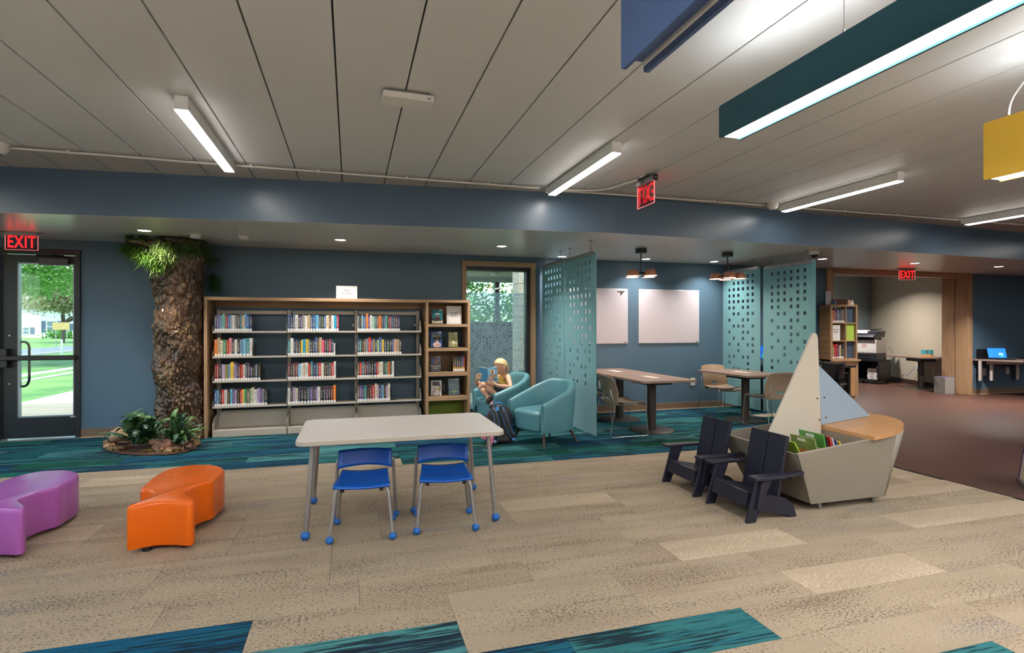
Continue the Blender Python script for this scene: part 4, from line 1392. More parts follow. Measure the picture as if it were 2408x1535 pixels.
# ---------------------------------------------------------------- low slatted armchairs
M_NAVY = mat('navy_black_board', (26, 28, 44), .42, var=.05, bump=(420, .1, .001))
def garden_chair(label, loc):
    """faces -x in its own space; origin on the floor at its middle"""
    t = thing('garden_chair', label, 'chair', loc, 0, 'low navy armchairs before the boat bin')
    T = .024
    for sy in (-1, 1):
        y0, y1 = (.215, .239) if sy > 0 else (-.239, -.215)
        # front leg leans back as it rises
        MB().frustum([(-.25, y0, 0), (-.172, y0, 0), (-.172, y1, 0), (-.25, y1, 0)], [(-.158, y0, .312), (-.045, y0, .312), (-.045, y1, .312), (-.158, y1, .312)]).build('front_leg', M_NAVY, t, bevel=.003)
        # arm support gusset
        ga = .239 if sy > 0 else -.263
        MB().frustum([(-.18, ga, .10), (-.155, ga, .10), (-.155, ga + T, .10), (-.18, ga + T, .10)], [(-.135, ga, .31), (-.05, ga, .31), (-.05, ga + T, .31), (-.135, ga + T, .31)]).build('gusset', M_NAVY, t, bevel=.002)
        # flared arm
        pl = [(-.215, sy * .205), (-.215, sy * .295), (.02, sy * .29), (.25, sy * .245), (.25, sy * .205)]
        MB().prism(pl, .312, .334).build('arm', M_NAVY, t, bevel=.003)
        # side rail and rear foot
        yr0, yr1 = (.190, .214) if sy > 0 else (-.214, -.190)
        pr = [(-.19, .13), (-.18, .205), (.10, .145), (.125, .132), (.18, .09), (.212, .0), (.14, .0), (.125, .018), (-.10, .07)]
        b = MB()
        b.add([(x_, yr0, z_) for x_, z_ in pr] + [(x_, yr1, z_) for x_, z_ in pr],
              [tuple(range(9)), tuple(reversed(range(9, 18)))] + [(i, 9 + i, 9 + (i + 1) % 9, (i + 1) % 9) for i in range(9)])
        b.build('side_rail', M_NAVY, t, bevel=.002)
    MB().frustum([(-.222, -.19, .105), (-.198, -.19, .105), (-.198, .19, .105), (-.222, .19, .105)], [(-.205, -.19, .205), (-.181, -.19, .205), (-.181, .19, .205), (-.205, .19, .205)]).build('front_rail', M_NAVY, t, bevel=.002)
    for y0, y1 in ((-.188, .188),):
        for k in range(2):
            xa = -.178 + k * .142
            za = .203 - k * .032
            MB().frustum([(xa, y0, za - .02), (xa + .138, y0, za - .05), (xa + .138, y1, za - .05), (xa, y1, za - .02)], [(xa, y0, za), (xa + .138, y0, za - .03), (xa + .138, y1, za - .03), (xa, y1, za)]).build('seat_slat', M_NAVY, t, bevel=.002)
    for y0, y1 in ((-.188, -.007), (.007, .188)):
        MB().frustum([(.035, y0, .03), (.058, y0, .03), (.058, y1, .03), (.035, y1, .03)], [(.150, y0, .592), (.173, y0, .585), (.173, y1, .585), (.150, y1, .592)]).build('back_board', M_NAVY, t, bevel=.003)
    MB().box(.135, .16, -.24, .24, .285, .312).build('arm_rail', M_NAVY, t, bevel=.002)
    return t
garden_chair('low navy armchair with two board back, nearer the camera', (2.945, 3.50, 0))
garden_chair('low navy armchair with two board back, the further one behind its twin', (2.945, 4.13, 0))

# ---------------------------------------------------------------- boat shaped book bin
bt = thing('boat_bin', 'grey boat shaped book bin with oak deck and two painted sails', 'book bin', (0, 0, 0))
M_HULL = mat('warm_grey_hull', (136, 129, 119), .45, var=.02, bump=(200, .04, .001))
M_SAIL = mat('cream_sail', (198, 191, 178), .5, var=.02)
M_BSAIL = mat('pale_blue_sail', (148, 170, 190), .5, var=.02)
M_DECK = wood('oak_deck', (196, 148, 102), 'X', .66, .35, 1.1)
def topz(x): return .47 + .096 * (x - 3.12)
YN0, YN1, YF0, YF1 = 3.33, 3.235, 4.05, 4.105     # near / far side, bottom and top
T = .024
def slab(corner_out, d, name, m):
    """corner_out: four points of the outer face; d: inward offset"""
    o = [Vector(p) for p in corner_out]
    i_ = [p + Vector(d) for p in o]
    return MB().add(o + i_, [(0, 1, 2, 3), (7, 6, 5, 4), (0, 4, 5, 1), (1, 5, 6, 2), (2, 6, 7, 3), (3, 7, 4, 0)]).build(name, m, bt, bevel=.002)
XL0, XL1, XS = 3.33, 3.12, 4.06
slab([(XL0, YN0 + T, .06), (XL0, YF0 - T, .06), (XL1, YF1 - T, topz(XL1) - .004), (XL1, YN1 + T, topz(XL1) - .004)], (T, 0, 0), 'end_panel', M_HULL)
MB().box(XL0 + T, 4.05, YN0 + T, YF0 - T, .06, .085).build('bin_floor', M_HULL, bt)
MB().box(3.27, 3.79, 3.315, 4.035, .262, .28).build('raised_floor', M_HULL, bt)
# both sides and the rounded stern are one bent panel, flared outwards as it rises
hs = MB()
cb, ct = (YN0 + YF0) / 2, (YN1 + YF1) / 2
rb, rt = (YF0 - YN0) / 2, (YF1 - YN1) / 2
bot, top = [], []
for i in range(9):
    k = i / 9
    bot.append((XL0 + (4.05 - XL0) * k, YN0, .06))
    top.append((XL1 + (XS - XL1) * k, YN1, 0))
n_ = 30
for i in range(n_ + 1):
    a = -math.pi / 2 + math.pi * i / n_
    bot.append((4.05 + .10 * math.cos(a), cb + rb * math.sin(a), .06))
    top.append((XS + .30 * math.cos(a), ct + rt * math.sin(a), 0))
for i in range(9):
    k = 1 - (i + 1) / 9
    bot.append((XL0 + (4.05 - XL0) * k, YF0, .06))
    top.append((XL1 + (XS - XL1) * k, YF1, 0))
top = [(x, y, topz(x)) for x, y, z in top]
N_ = len(bot)
hs.v += bot + top
hs.f += [(i, i + 1, N_ + 1 + i, N_ + i) for i in range(N_ - 1)]
o = hs.build('hull_side', M_HULL, bt, smooth=30)
for i_, pl_ in enumerate(o.data.polygons):
    pl_.use_smooth = 9 <= i_ < N_ - 10
md = o.modifiers.new('solid', 'SOLIDIFY')
md.thickness = .022
md.offset = -1
# oak deck
dk = [(3.80, 3.205)] + [(3.86 + .58 * math.cos(a), ct + .465 * math.sin(a)) for a in [-math.pi / 2 + math.pi * i / 26 for i in range(1, 26)]] + [(3.80, 4.135)]
MB().frustum([(x, y, topz(x) + .001) for x, y in dk], [(x, y, topz(x) + .033) for x, y in dk]).build('deck', M_DECK, bt, bevel=.002)
slab([(3.80, YN0 + T, .09), (3.80, YF0 - T, .09), (3.80, YF1 - T, topz(3.80)), (3.80, YN1 + T, topz(3.80))], (T, 0, 0), 'bulkhead', M_HULL)
MB().frustum([(XL0 + T, 3.655, .09), (3.79, 3.655, .09), (3.79, 3.675, .09), (XL0 + T, 3.675, .09)], [(XL1 + T + .01, 3.655, .475), (3.79, 3.655, .475), (3.79, 3.675, .475), (XL1 + T + .01, 3.675, .475)]).build('divider', M_HULL, bt)
MB().frustum([(3.50, 3.36, .09), (3.515, 3.36, .09), (3.515, 3.655, .09), (3.50, 3.655, .09)], [(3.50, 3.268, .475), (3.515, 3.268, .475), (3.515, 3.655, .475), (3.50, 3.655, .475)]).build('divider', M_HULL, bt)
MB().frustum([(3.42, 3.675, .09), (3.435, 3.675, .09), (3.435, 4.02, .09), (3.42, 4.02, .09)], [(3.42, 3.675, .46), (3.435, 3.675, .46), (3.435, 4.07, .46), (3.42, 4.07, .46)]).build('divider', M_HULL, bt)
# sails
def flat_y(pts, y, th, name, m, bev=.004):
    k = len(pts)
    return MB().add([(x, y, z) for x, z in pts] + [(x, y + th, z) for x, z in pts], [tuple(range(k)), tuple(reversed(range(k, 2 * k)))] + [(i, k + i, k + (i + 1) % k, (i + 1) % k) for i in range(k)]).build(name, m, bt, bevel=bev)
s1 = flat_y([(3.20, .43), (3.79, .43), (3.752, 1.30), (3.742, 1.335), (3.718, 1.347), (3.695, 1.335)], 3.676, .024, 'main_sail', M_SAIL)
s2 = flat_y([(3.815, topz(3.815) + .034), (4.345, topz(4.345) + .034), (3.772, 1.085)], 3.70, .022, 'fore_sail', M_BSAIL)
for xx, zz, par in ((3.742, .80, s1), (3.764, .62, s1), (3.84, .80, s2), (3.858, .63, s2)):
    MB().lathe([(.009, 0), (.009, .003)], 10, Matrix.Translation((xx, 3.676 if par is s1 else 3.70, zz)) @ Matrix.Rotation(math.pi / 2, 4, 'X')).build('bolt', mat('brass_bolt', (130, 110, 84), .35, metal=.7), par)
def caster(x, y):
    g = MB().tube([(x, y, .062), (x, y, .045)], .016, 10)
    g.box(x - .013, x - .009, y - .012, y + .022, .012, .048).box(x + .009, x + .013, y - .012, y + .022, .012, .048)
    c = g.build('caster', M_CHROME, bt)
    MB().lathe([(.021, -.009), (.024, -.006), (.024, .006), (.021, .009)], 14, Matrix.Translation((x, y + .006, .024)) @ Matrix.Rotation(math.pi / 2, 4, 'Y')).build('wheel', mat('clear_grey_wheel', (120, 120, 122), .3), c, smooth=40)
for x_, y_ in ((3.45, 3.375), (3.99, 3.385), (3.47, 3.98), (4.0, 3.98)):
    caster(x_, y_)
# picture books standing in the bin
PB = [('large green picture book with a reptile, leaning in the front of the bin', (150, 186, 70), 3.365, .26, .29, -.55, (226, 150, 120)),
      ('green and orange patterned picture book at the back of the front bin pocket', (124, 144, 84), 3.48, .24, .27, -.30, (196, 126, 70)),
      ('green picture book with a barcode label beside the bin divider', (88, 150, 74), 3.545, .24, .295, -.2, (196, 210, 120)),
      ('black picture book in the bin behind the green one', (40, 42, 46), 3.575, .22, .285, -.24, (200, 200, 200)),
      ('red picture book with yellow title print in the bin', (190, 44, 40), 3.62, .22, .28, -.28, (232, 180, 60)),
      ('white picture book with red print in the bin', (226, 214, 212), 3.655, .22, .27, -.32, (196, 60, 70)),
      ('dark blue picture book in the bin before the yellow one', (40, 66, 140), 3.69, .22, .26, -.36, (210, 220, 236)),
      ('yellow picture book in the bin nearest the deck', (232, 196, 60), 3.73, .22, .245, -.38, (120, 100, 40))]
for i, (lb, c, x_, w, h, ln, c2) in enumerate(PB):
    M = Matrix.Rotation(ln, 4, 'Y')
    zb = .284
    o = thing('picture_book', lb, 'book', (x_ - .02, 3.345 + w / 2, zb), 0, 'picture books in the boat bin')
    MB().box(-.005, .005, -w / 2, w / 2, 0, h, M).build('cover', mat('picture_cover', c, .35, var=.25, vscale=18), o)
    MB().box(-.0035, .0035, -w / 2 + .004, w / 2 + .0005, .002, h - .002, M).build('pages', M_PAGES, o)
    MB().box(-.0062, .0062, -w * .38, w * .30, h * .42, h * .62, M).build('cover_art', mat('picture_art', c2, .4, var=.3, vscale=30), o)
    MB().box(-.0066, .0066, -w * .12, w * .22, h * .86, h * .95, M).build('barcode_label', M_STICK, o)

# ---------------------------------------------------------------- teal barrel armchairs
def leather():
    t = NT('teal_leather')
    co = t.coord()
    f = t.noise(co, 3, 3)
    t.base(t.ramp(f, [(.3, lin((86, 138, 149))), (.7, lin((98, 151, 161)))]))
    t.b.inputs['Roughness'].default_value = .36
    t.b.inputs['Specular IOR Level'].default_value = .45
    v = t.new('ShaderNodeTexVoronoi')
    v.inputs['Scale'].default_value = 330
    t.link(co, v.inputs['Vector'])
    t.bump(v.outputs['Distance'], .12, .001)
    return t.m
M_LEATHER = leather()
M_WALNUT = wood('dark_walnut', (66, 48, 42), 'Z', .6)
def barrel_chair(label, loc, rz):
    """faces -y; origin on the floor under its middle"""
    t = thing('armchair', label, 'chair', loc, rz, 'teal leather tub chairs by the window')
    # plan of the shell: a U from the left arm front round the back to the right arm front
    def plan(s_):
        # s in 0..1
        s_ = s_ * 2 - 1
        if abs(s_) > .66:
            k = (abs(s_) - .66) / .34
            return ((.362 - .014 * k * k) * (1 if s_ > 0 else -1), .0 - .335 * k)
        a = s_ / .66 * math.pi / 2
        return (.362 * math.sin(a), .355 * math.cos(a))
    def height(s_):
        k = abs(s_ * 2 - 1)
        return .745 - .235 * max(0, (k - .26) / .74) ** 1.05
    prof = [(0, 0), (0, 1)]
    n = 48
    vs_, fs_ = [], []
    ring = []
    for i in range(n + 1):
        s_ = i / n
        x, y = plan(s_)
        xa, ya = plan(max(0, s_ - .01))
        xb, yb = plan(min(1, s_ + .01))
        tx, ty = xb - xa, yb - ya
        L = math.hypot(tx, ty)
        nx, ny = ty / L, -tx / L           # towards the outside or inside
        if nx * x + ny * (y + .05) < 0:
            nx, ny = -nx, -ny
        h = height(s_)
        th = .085
        tap = .05
        sec = []
        # outer wall up, rounded rim, inner wall down
        for z_, o_ in ((.175, -tap), (.20, -tap + .008), (h * .55, -.018), (h - .045, 0), (h - .014, -.008), (h, -.03), (h, -.056), (h - .014, -th + .008), (h - .05, -th), (.40, -th - .006), (.30, -th - .008)):
            sec.append((x + nx * o_, y + ny * o_, z_))
        ring.append(sec)
    m_ = len(ring[0])
    for sec in ring:
        vs_ += sec
    for i in range(n):
        for j in range(m_ - 1):
            fs_.append((i * m_ + j, (i + 1) * m_ + j, (i + 1) * m_ + j + 1, i * m_ + j + 1))
    fs_.append(tuple(range(m_)))
    fs_.append(tuple(reversed(range(n * m_, (n + 1) * m_))))
    MB().add(vs_, fs_).build('shell', M_LEATHER, t, smooth=70, bevel=.012, seg=3)
    # seat cushion with a domed top and rounded front
    def cushion(u_, v_):
        a = 2 * math.pi * u_
        ca, sa = math.cos(a), math.sin(a)
        e = .36
        sx = math.copysign(abs(ca) ** e, ca)
        sy = math.copysign(abs(sa) ** e, sa)
        k = v_
        if k < .12:
            r, z = .90 + .1 * (k / .12), .175 + .02 * (k / .12)
        elif k < .6:
            r, z = 1.0, .195 + .175 * (k - .12) / .48
        else:
            q_ = (k - .6) / .4
            r = math.cos(q_ * math.pi / 2) ** .42
            z = .37 + .058 * math.sin(q_ * math.pi / 2) ** .8
        taper = 1 - .10 * (1 - min(1, (z - .175) / .2))
        return (.262 * sx * r * taper, -.085 + .272 * sy * r * taper, z)
    MB().grid(cushion, 56, 24, True).build('seat_cushion', M_LEATHER, t, smooth=80)
    bs = rounded_rect(-.27, .27, -.29, .27, .12)
    MB().prism(bs, .165, .20).build('seat_base', M_LEATHER, t, bevel=.01)
    for x_, y_, ox, oy in ((-.235, -.25, -.05, -.04), (.235, -.25, .05, -.04), (-.20, .22, -.05, .06), (.20, .22, .05, .06)):
        MB().tube([(x_ * .95, y_ * .95, .17), (x_ + ox, y_ + oy, 0)], [.019, .013], 10).build('leg', M_WALNUT, t, smooth=50)
    return t
barrel_chair('empty teal leather tub chair beside the first hanging panel', (2.28, 6.27, 0), math.radians(-68))
barrel_chair('teal leather tub chair in which the child sits reading', (2.06, 7.37, 0), math.radians(-76))

# ---------------------------------------------------------------- hanging felt panels
M_FELT = NT('pale_teal_felt')
_c = M_FELT.coord()
_f = M_FELT.noise(_c, 220, 3, .7)
M_FELT.base(M_FELT.ramp(_f, [(.3, lin((92, 145, 155))), (.7, lin((114, 167, 175)))]))
M_FELT.b.inputs['Roughness'].default_value = .95
M_FELT.b.inputs['Sheen Weight'].default_value = .2
M_FELT.bump(_f, .15, .002)
M_FELT = M_FELT.m
ROWS = ['111111', '011111', '111111', '111011', '111111', '110110', '011011', '100110', '011101', '100110', '010101', '101011', '001001', '110110', '100010', '011010']
def felt_panel(label, x, y0, y1, zb, zt, flip):
    t = thing('felt_panel', label, 'screen', (x, (y0 + y1) / 2, zb), 0, 'perforated felt panels hung from the soffit')
    W_, H_ = y1 - y0, zt - zb
    th = .010
    # holes on a grid: build the sheet from the cells between them
    hw_, hh = .052, .052
    py = W_ * .126
    pz = .1025
    ys = [-W_ / 2]
    for c in range(6):
        cy = (-2.5 + c) * py + (-.0) * W_
        ys += [cy - hw_ / 2, cy + hw_ / 2]
    ys.append(W_ / 2)
    zs = [H_]
    for r in range(16):
        cz = H_ - .118 - r * pz
        zs += [cz + hh / 2, cz - hh / 2]
    zs.append(0)
    zs.reverse()
    ny_, nz_ = len(ys) - 1, len(zs) - 1
    def solid(i, j):
        if not (0 <= i < ny_ and 0 <= j < nz_):
            return False
        if i % 2 == 1 and j % 2 == 1 and j >= 1:
            c, r = (i - 1) // 2, 15 - (j - 1) // 2
            if ROWS[r][5 - c] == '1':
                return False
        return True
    b = MB()
    idx = {}
    def V(i, j, s_):
        k = (i, j, s_)
        if k not in idx:
            idx[k] = len(b.v)
            y_, z_ = ys[i], zs[j]
            if i in (0, ny_) and j in (0, nz_):
                pass
            b.v.append((s_ * th / 2, y_, z_))
        return idx[k]
    for i in range(ny_):
        for j in range(nz_):
            if not solid(i, j):
                continue
            b.f.append((V(i, j, -1), V(i, j + 1, -1), V(i + 1, j + 1, -1), V(i + 1, j, -1)))
            b.f.append((V(i, j, 1), V(i + 1, j, 1), V(i + 1, j + 1, 1), V(i, j + 1, 1)))
            for di, dj, e in ((-1, 0, ((i, j), (i, j + 1))), (1, 0, ((i + 1, j + 1), (i + 1, j))), (0, -1, ((i + 1, j), (i, j))), (0, 1, ((i, j + 1), (i + 1, j + 1)))):
                if not solid(i + di, j + dj):
                    (a1, a2), (b1, b2) = e
                    b.f.append((V(a1, a2, -1), V(a1, a2, 1), V(b1, b2, 1), V(b1, b2, -1)))
    b.build('felt_sheet', M_FELT, t)
    MB().box(-.018, .018, -W_ * .46, W_ * .46, H_ - .035, H_ + .012).build('top_rail', M_ALU, t, bevel=.002)
    zc = 2.478 - zb
    for sy in (-.34, .34):
        h = MB().lathe([(.022, -.010), (.022, 0)], 14, Matrix.Translation((0, sy * W_, zc))).tube([(0, sy * W_, zc), (0, sy * W_, zc - .03)], .004, 6)
        z_ = zc - .03
        k = 0
        while z_ > H_ + .014:
            pts = []
            for a in range(9):
                an = a / 8 * 2 * math.pi
                pts.append((.006 * math.sin(an) * (k % 2), sy * W_ + .006 * math.sin(an) * ((k + 1) % 2), z_ - .010 + .012 * math.cos(an)))
            h.tube(pts, .0018, 5)
            z_ -= .018
            k += 1
        h.tube([(0, sy * W_, z_ + .02), (0, sy * W_, H_)], .003, 6)
        h.build('hanger_chain', M_STEEL, t)
    return t
felt_panel('perforated pale teal felt panel close behind the tub chairs, further of the left pair', 2.89, 7.195, 8.115, .055, 2.345, False)
felt_panel('perforated pale teal felt panel hanging nearest, beside the empty tub chair', 2.89, 6.16, 7.165, .055, 2.325, False)
felt_panel('perforated pale teal felt panel against the wall right of the whiteboards', 6.22, 7.215, 8.115, .075, 2.345, True)
felt_panel('perforated pale teal felt panel behind the boat sails, right of the gap', 6.22, 6.14, 7.145, .075, 2.325, True)

# ---------------------------------------------------------------- whiteboards
M_WB = NT('whiteboard_enamel')
M_WB.base(lin((194, 188, 197)))
M_WB.b.inputs['Roughness'].default_value = .12
M_WB.b.inputs['Specular IOR Level'].default_value = .5
M_WB.bump(M_WB.noise(M_WB.coord(), 2, 2), .01, .01)
M_WB = M_WB.m
def whiteboard(label, x0, x1):
    t = thing('whiteboard', label, 'whiteboard', (x0, 8.15, 1.125), 0, 'wall whiteboards')
    w = x1 - x0
    MB().box(0, w, -.018, -.004, 0, .89).build('board', M_WB, t, bevel=.003)
    e = MB().box(-.005, w + .005, -.016, -.002, -.005, .004).box(-.005, w + .005, -.016, -.002, .886, .895).box(-.005, .004, -.016, -.002, 0, .89).box(w - .004, w + .005, -.016, -.002, 0, .89)
    e.build('edge_trim', M_WHITE, t)
    MB().box(w - .06, w - .02, -.0195, -.018, .012, .022).build('small_badge', M_INK, t)
    return t
whiteboard('white glass whiteboard partly hidden by the nearest hanging panel', 3.235, 4.38)
whiteboard('white glass whiteboard in full view between the hanging panels', 4.596, 5.742)
o = MB().tube([(0, 0, 0), (0, -.012, 0)], .012, 10).tube([(-.006, -.01, -.03), (0, -.012, .0)], .004, 6).build('board_magnet', M_BLACK, loc=(4.27, 8.13, 1.95))
tag(o, 'small black magnet near the upper corner of the partly hidden whiteboard', 'magnet')
o = MB().tube([(0, 0, 0), (.12, 0, 0)], .007, 8).build('whiteboard_marker', M_WHITE, loc=(4.21, 8.118, 1.99))
tag(o, 'white marker clipped along the top edge of the partly hidden whiteboard', 'marker')

# ---------------------------------------------------------------- meeting tables
M_GREYWOOD = wood('grey_brown_laminate', (130, 109, 98), 'X', .78, .42, .8)
M_GREYWOODY = wood('grey_brown_laminate_y', (130, 109, 98), 'X', .78, .42, .8)
M_PED = mat('dark_pedestal_metal', (72, 64, 60), .42, metal=.35)
def meeting_table(label, cx, cy, x0, x1, y0, y1, bx, by, group, z=.72):
    t = thing('meeting_table', label, 'table', (cx, cy, 0), 0, group)
    MB().box(x0 - cx, x1 - cx, y0 - cy, y1 - cy, z - .03, z).build('table_top', M_GREYWOOD, t, bevel=.003)
    MB().box(-.05, .05, -.16, .16, z, z + .003).build('power_cover', M_WHITEPL, t, bevel=.001)
    MB().lathe([(.0, 0), (.30, .0), (.30, .008), (.285, .016), (.0, .018)], 40, Matrix.Translation((bx - cx, by - cy, 0)), False).build('base_plate', M_PED, t, smooth=40)
    MB().tube([(bx - cx, by - cy, .015), (bx - cx, by - cy, z - .09)], .058, 24).build('column', M_PED, t, smooth=50)
    MB().box(bx - cx - .18, bx - cx + .18, by - cy - .21, by - cy + .21, z - .09, z - .03).build('support_bracket', mat('black_bracket', (30, 29, 30), .5), t, bevel=.004)
    return t
G1 = 'meeting tables in the alcove'
meeting_table('near half of the double grey brown meeting table below the whiteboards', 3.87, 6.55, 3.47, 4.24, 6.04, 7.055, 3.905, 6.58, G1)
meeting_table('far half of the double grey brown meeting table against the wall', 3.87, 7.58, 3.47, 4.24, 7.06, 8.10, 3.917, 7.52, G1)
meeting_table('single grey brown meeting table before the right hanging panels', 5.60, 6.89, 5.24, 5.95, 6.33, 7.45, 5.68, 6.90, G1)
o = MB().tube(fillet([(5.78, 7.1, .03), (5.95, 7.2, .012), (6.02, 7.05, .012), (5.84, 6.98, .03), (5.75, 6.95, .3)], .08), .008, 6).build('power_cord', M_WHITEPL)
tag(o, 'pale power cord curling down behind the single meeting table', 'cord')

# ---------------------------------------------------------------- beige stacking chairs
M_SHELLB = mat('beige_chair_shell', (148, 127, 108), .5, var=.03, bump=(300, .08, .001))
def stack_chair(label, loc, rz):
    """faces -y, sled base"""
    t = thing('stacking_chair', label, 'chair', loc, rz, 'beige sled base chairs')
    def seat(u_, v_):
        x = (u_ - .5) * (.46 - .05 * v_)
        y = -.24 + .44 * v_
        z = .432 + .02 * (2 * u_ - 1) ** 2 - .02 * math.sin(math.pi * min(1, v_ * 1.1)) - .045 * max(0, (.16 - v_) / .16) ** 2
        return (x, y, z)
    MB().grid(seat, 14, 14).build('seat', M_SHELLB, t, smooth=60, solid=.012)
    b = MB()
    nu, nv = 56, 44
    def back(u_, v_):
        c = 2 * u_ - 1
        w = .215 + .012 * math.sin(math.pi * v_)
        x = c * (w if v_ < .85 else w * (1 - .06 * ((v_ - .85) / .15) ** 2))
        y = .205 + .075 * v_ - .03 * math.sin(math.pi * v_) + .035 * max(0, v_ - .8) - .045 * c * c
        z = .40 + .375 * v_ - .05 * (1 - v_) * 0 - .015 * c * c * v_
        return (x, y, z)
    idx = {}
    for j in range(nv + 1):
        for i in range(nu + 1):
            idx[i, j] = len(b.v)
            cu_, cv_ = i / nu - .5, j / nv - .24
            f_ = (cu_ / .15) ** 2 + (cv_ / .055) ** 2
            if .62 < f_ < 1.45:
                cu_, cv_ = cu_ / math.sqrt(f_), cv_ / math.sqrt(f_)
            b.v.append(back(cu_ + .5, cv_ + .24))
    for j in range(nv):
        for i in range(nu):
            cx_, cz_ = (i + .5) / nu - .5, (j + .5) / nv - .24
            if (cx_ / .15) ** 2 + (cz_ / .055) ** 2 < 1:
                continue
            b.f.append((idx[i, j], idx[i + 1, j], idx[i + 1, j + 1], idx[i, j + 1]))
    b.build('backrest', M_SHELLB, t, smooth=60, solid=.010)
    for sx in (-1, 1):
        pts = fillet([(sx * .19, .255, .60), (sx * .215, .235, .50), (sx * .225, .205, .42), (sx * .258, .285, .010), (sx * .258, -.245, .010), (sx * .225, -.235, .425), (sx * .20, -.10, .415), (sx * .20, .15, .405)], .03, 4)
        MB().tube(pts, .0058, 8).build('sled_leg', M_CHROME, t, smooth=60)
    MB().tube([(-.258, .10, .012), (.258, .10, .012)], .005, 8).build('cross_bar', M_CHROME, t, smooth=60)
    MB().tube([(-.225, -.05, .408), (.225, -.05, .408)], .005, 8).build('cross_bar', M_CHROME, t, smooth=60)
    return t
stack_chair('beige sled base chair nearest, facing the double table beside the felt panel', (3.40, 6.48, 0), math.radians(90))
stack_chair('beige sled base chair mostly hidden behind the nearest felt panel', (3.40, 7.50, 0), math.radians(90))
stack_chair('beige sled base chair facing the camera from behind the single table', (5.70, 7.47, 0), 0)
stack_chair('beige sled base chair with its back to the camera at the single table', (5.66, 6.38, 0), math.radians(180))
# ---------------------------------------------------------------- surface lamps under the ceiling
def strip_lamp(label, x):
    t = thing('ceiling_lamp', label, 'lamp', (x, 4.86, 2.83), 0, 'surface mounted strip lamps')
    MB().box(-.042, .042, -.76, .76, .006, .098).build('housing', M_WHITE, t, bevel=.002)
    MB().box(-.040, .040, -.755, .755, -.001, .007).build('lens', M_LAMP, t)
    MB().box(-.06, .0, .76, .80, .03, .098).build('junction_box', M_WHITEPL, t, bevel=.003)
    return t
strip_lamp('white surface strip lamp on the ceiling over the orange floor seat', -1.075)
strip_lamp('white surface strip lamp on the ceiling over the empty tub chair', 2.11)
strip_lamp('white surface strip lamp on the ceiling beyond the teal pendant', 5.20)
strip_lamp('white surface strip lamp cut by the right edge of the photo', 8.35)
t = MB().tube([(-5.0, 5.655, 0), (-1.72, 5.655, 0), (-1.55, 5.672, 0), (-1.30, 5.672, 0), (-1.16, 5.665, 0)], .011, 8).tube([(-1.03, 5.665, 0), (1.98, 5.67, 0)], .011, 8)
t.tube(fillet([(2.06, 5.67, 0), (2.5, 5.63, 0), (2.70, 5.55, 0), (2.84, 5.05, 0)], .2, 6), .011, 8).tube([(2.2, 5.70, 0), (5.15, 5.68, 0)], .011, 8).tube([(5.25, 5.68, 0), (8.3, 5.68, 0)], .011, 8).tube([(8.4, 5.68, 0), (12, 5.68, 0)], .011, 8)
for x_ in (-2.35, -.9, -.3, .55, 1.4, 3.4, 4.2, 6.2, 7.1, 9.3):
    t.box(x_ - .012, x_ + .012, 5.645, 5.685, -.012, .020)
o = t.build('ceiling_conduit', M_WHITEPL, smooth=50, loc=(0, 0, 2.912))
tag(o, 'white conduit running along the ceiling before the blue beam', 'conduit')
def disc_device(name, label, loc, r, h, dome=True, m=None, cat='detector'):
    pr = [(r, 0), (r, -h * .5), (r * .86, -h * .72), (r * .55, -h), (0, -h * 1.02)] if dome else [(r, 0), (r * .98, -h * .8), (r * .9, -h), (0, -h)]
    t = thing(name, label, cat, loc)
    MB().lathe(list(reversed(pr)), 24, None, False).build('detector_body', m or M_WHITEPL, t, smooth=40)
    MB().lathe([(r * 1.12, -.006), (r * 1.12, 0)], 24).build('mounting_plate', M_WHITEPL, t, smooth=40)
    return t
d = disc_device('motion_sensor', 'white round motion sensor on the main ceiling at the left edge', (-2.82, 5.60, 2.928), .075, .09)
MB().lathe([(.03, -.096), (.035, -.085)], 16).build('sensor_lens', M_STEEL, d)
disc_device('motion_sensor', 'white round motion sensor on the conduit beside the third strip lamp', (5.03, 5.62, 2.928), .065, .075)
disc_device('smoke_detector', 'white smoke detector on the soffit above the artificial tree', (-1.755, 7.27, 2.479), .055, .038, False)
disc_device('smoke_detector', 'white domed detector on the soffit above the bookcase left end', (-1.225, 7.21, 2.479), .055, .042)
t = thing('wireless_router', 'flat white wireless access point with curved front under the ceiling', 'router', (.36, 3.66, 2.90), math.radians(2))
pl = [(-.165, -.075), (.165, -.075), (.165, .06), (.08, .085), (0, .092), (-.08, .085), (-.165, .06)]
MB().prism(pl, -.030, .012).build('router_case', M_WHITEPL, t, bevel=.008, seg=3)
MB().box(-.12, .12, -.06, .06, .012, .03).build('mounting_plate', M_STEEL, t)
MB().box(.12, .14, -.0765, -.075, -.018, -.012).build('small_badge', M_INK, t)
# recessed downlights
DL = [(-2.22, 7.08), (-.12, 7.15), (1.95, 7.11), (3.13, 7.90), (4.53, 7.80), (5.79, 7.78), (7.23, 7.0), (9.23, 7.03), (11.2, 7.0)]
DN = ['above the artificial tree', 'above the teen fiction sign', 'above the bookcase right end and tall window', 'behind the first pair of hanging panels', 'beside the left pendant lamp', 'beside the right pendant lamp',
      'right of the security camera', 'above the exit sign at the copy room', 'at the far right over the computer counter']
for (x_, y_), nm in zip(DL, DN):
    t = thing('downlight', f'round recessed downlight in the soffit {nm}', 'lamp', (x_, y_, 2.48), 0, 'recessed downlights')
    MB().lathe([(.066, -.006), (.072, -.002), (.072, .0)], 24, None, False).build('trim_ring', M_STEEL, t, smooth=40)
    MB().lathe([(.0, -.004), (.064, -.004)], 24, None, False).build('lens', M_DOWN, t)
    area_light('downlight_beam', (x_, y_, 2.470), .11, .11, 60 if x_ > 11 else (9 if y_ > 7.5 else 15), (1, .93, .85), spread=120, shape='DISK')

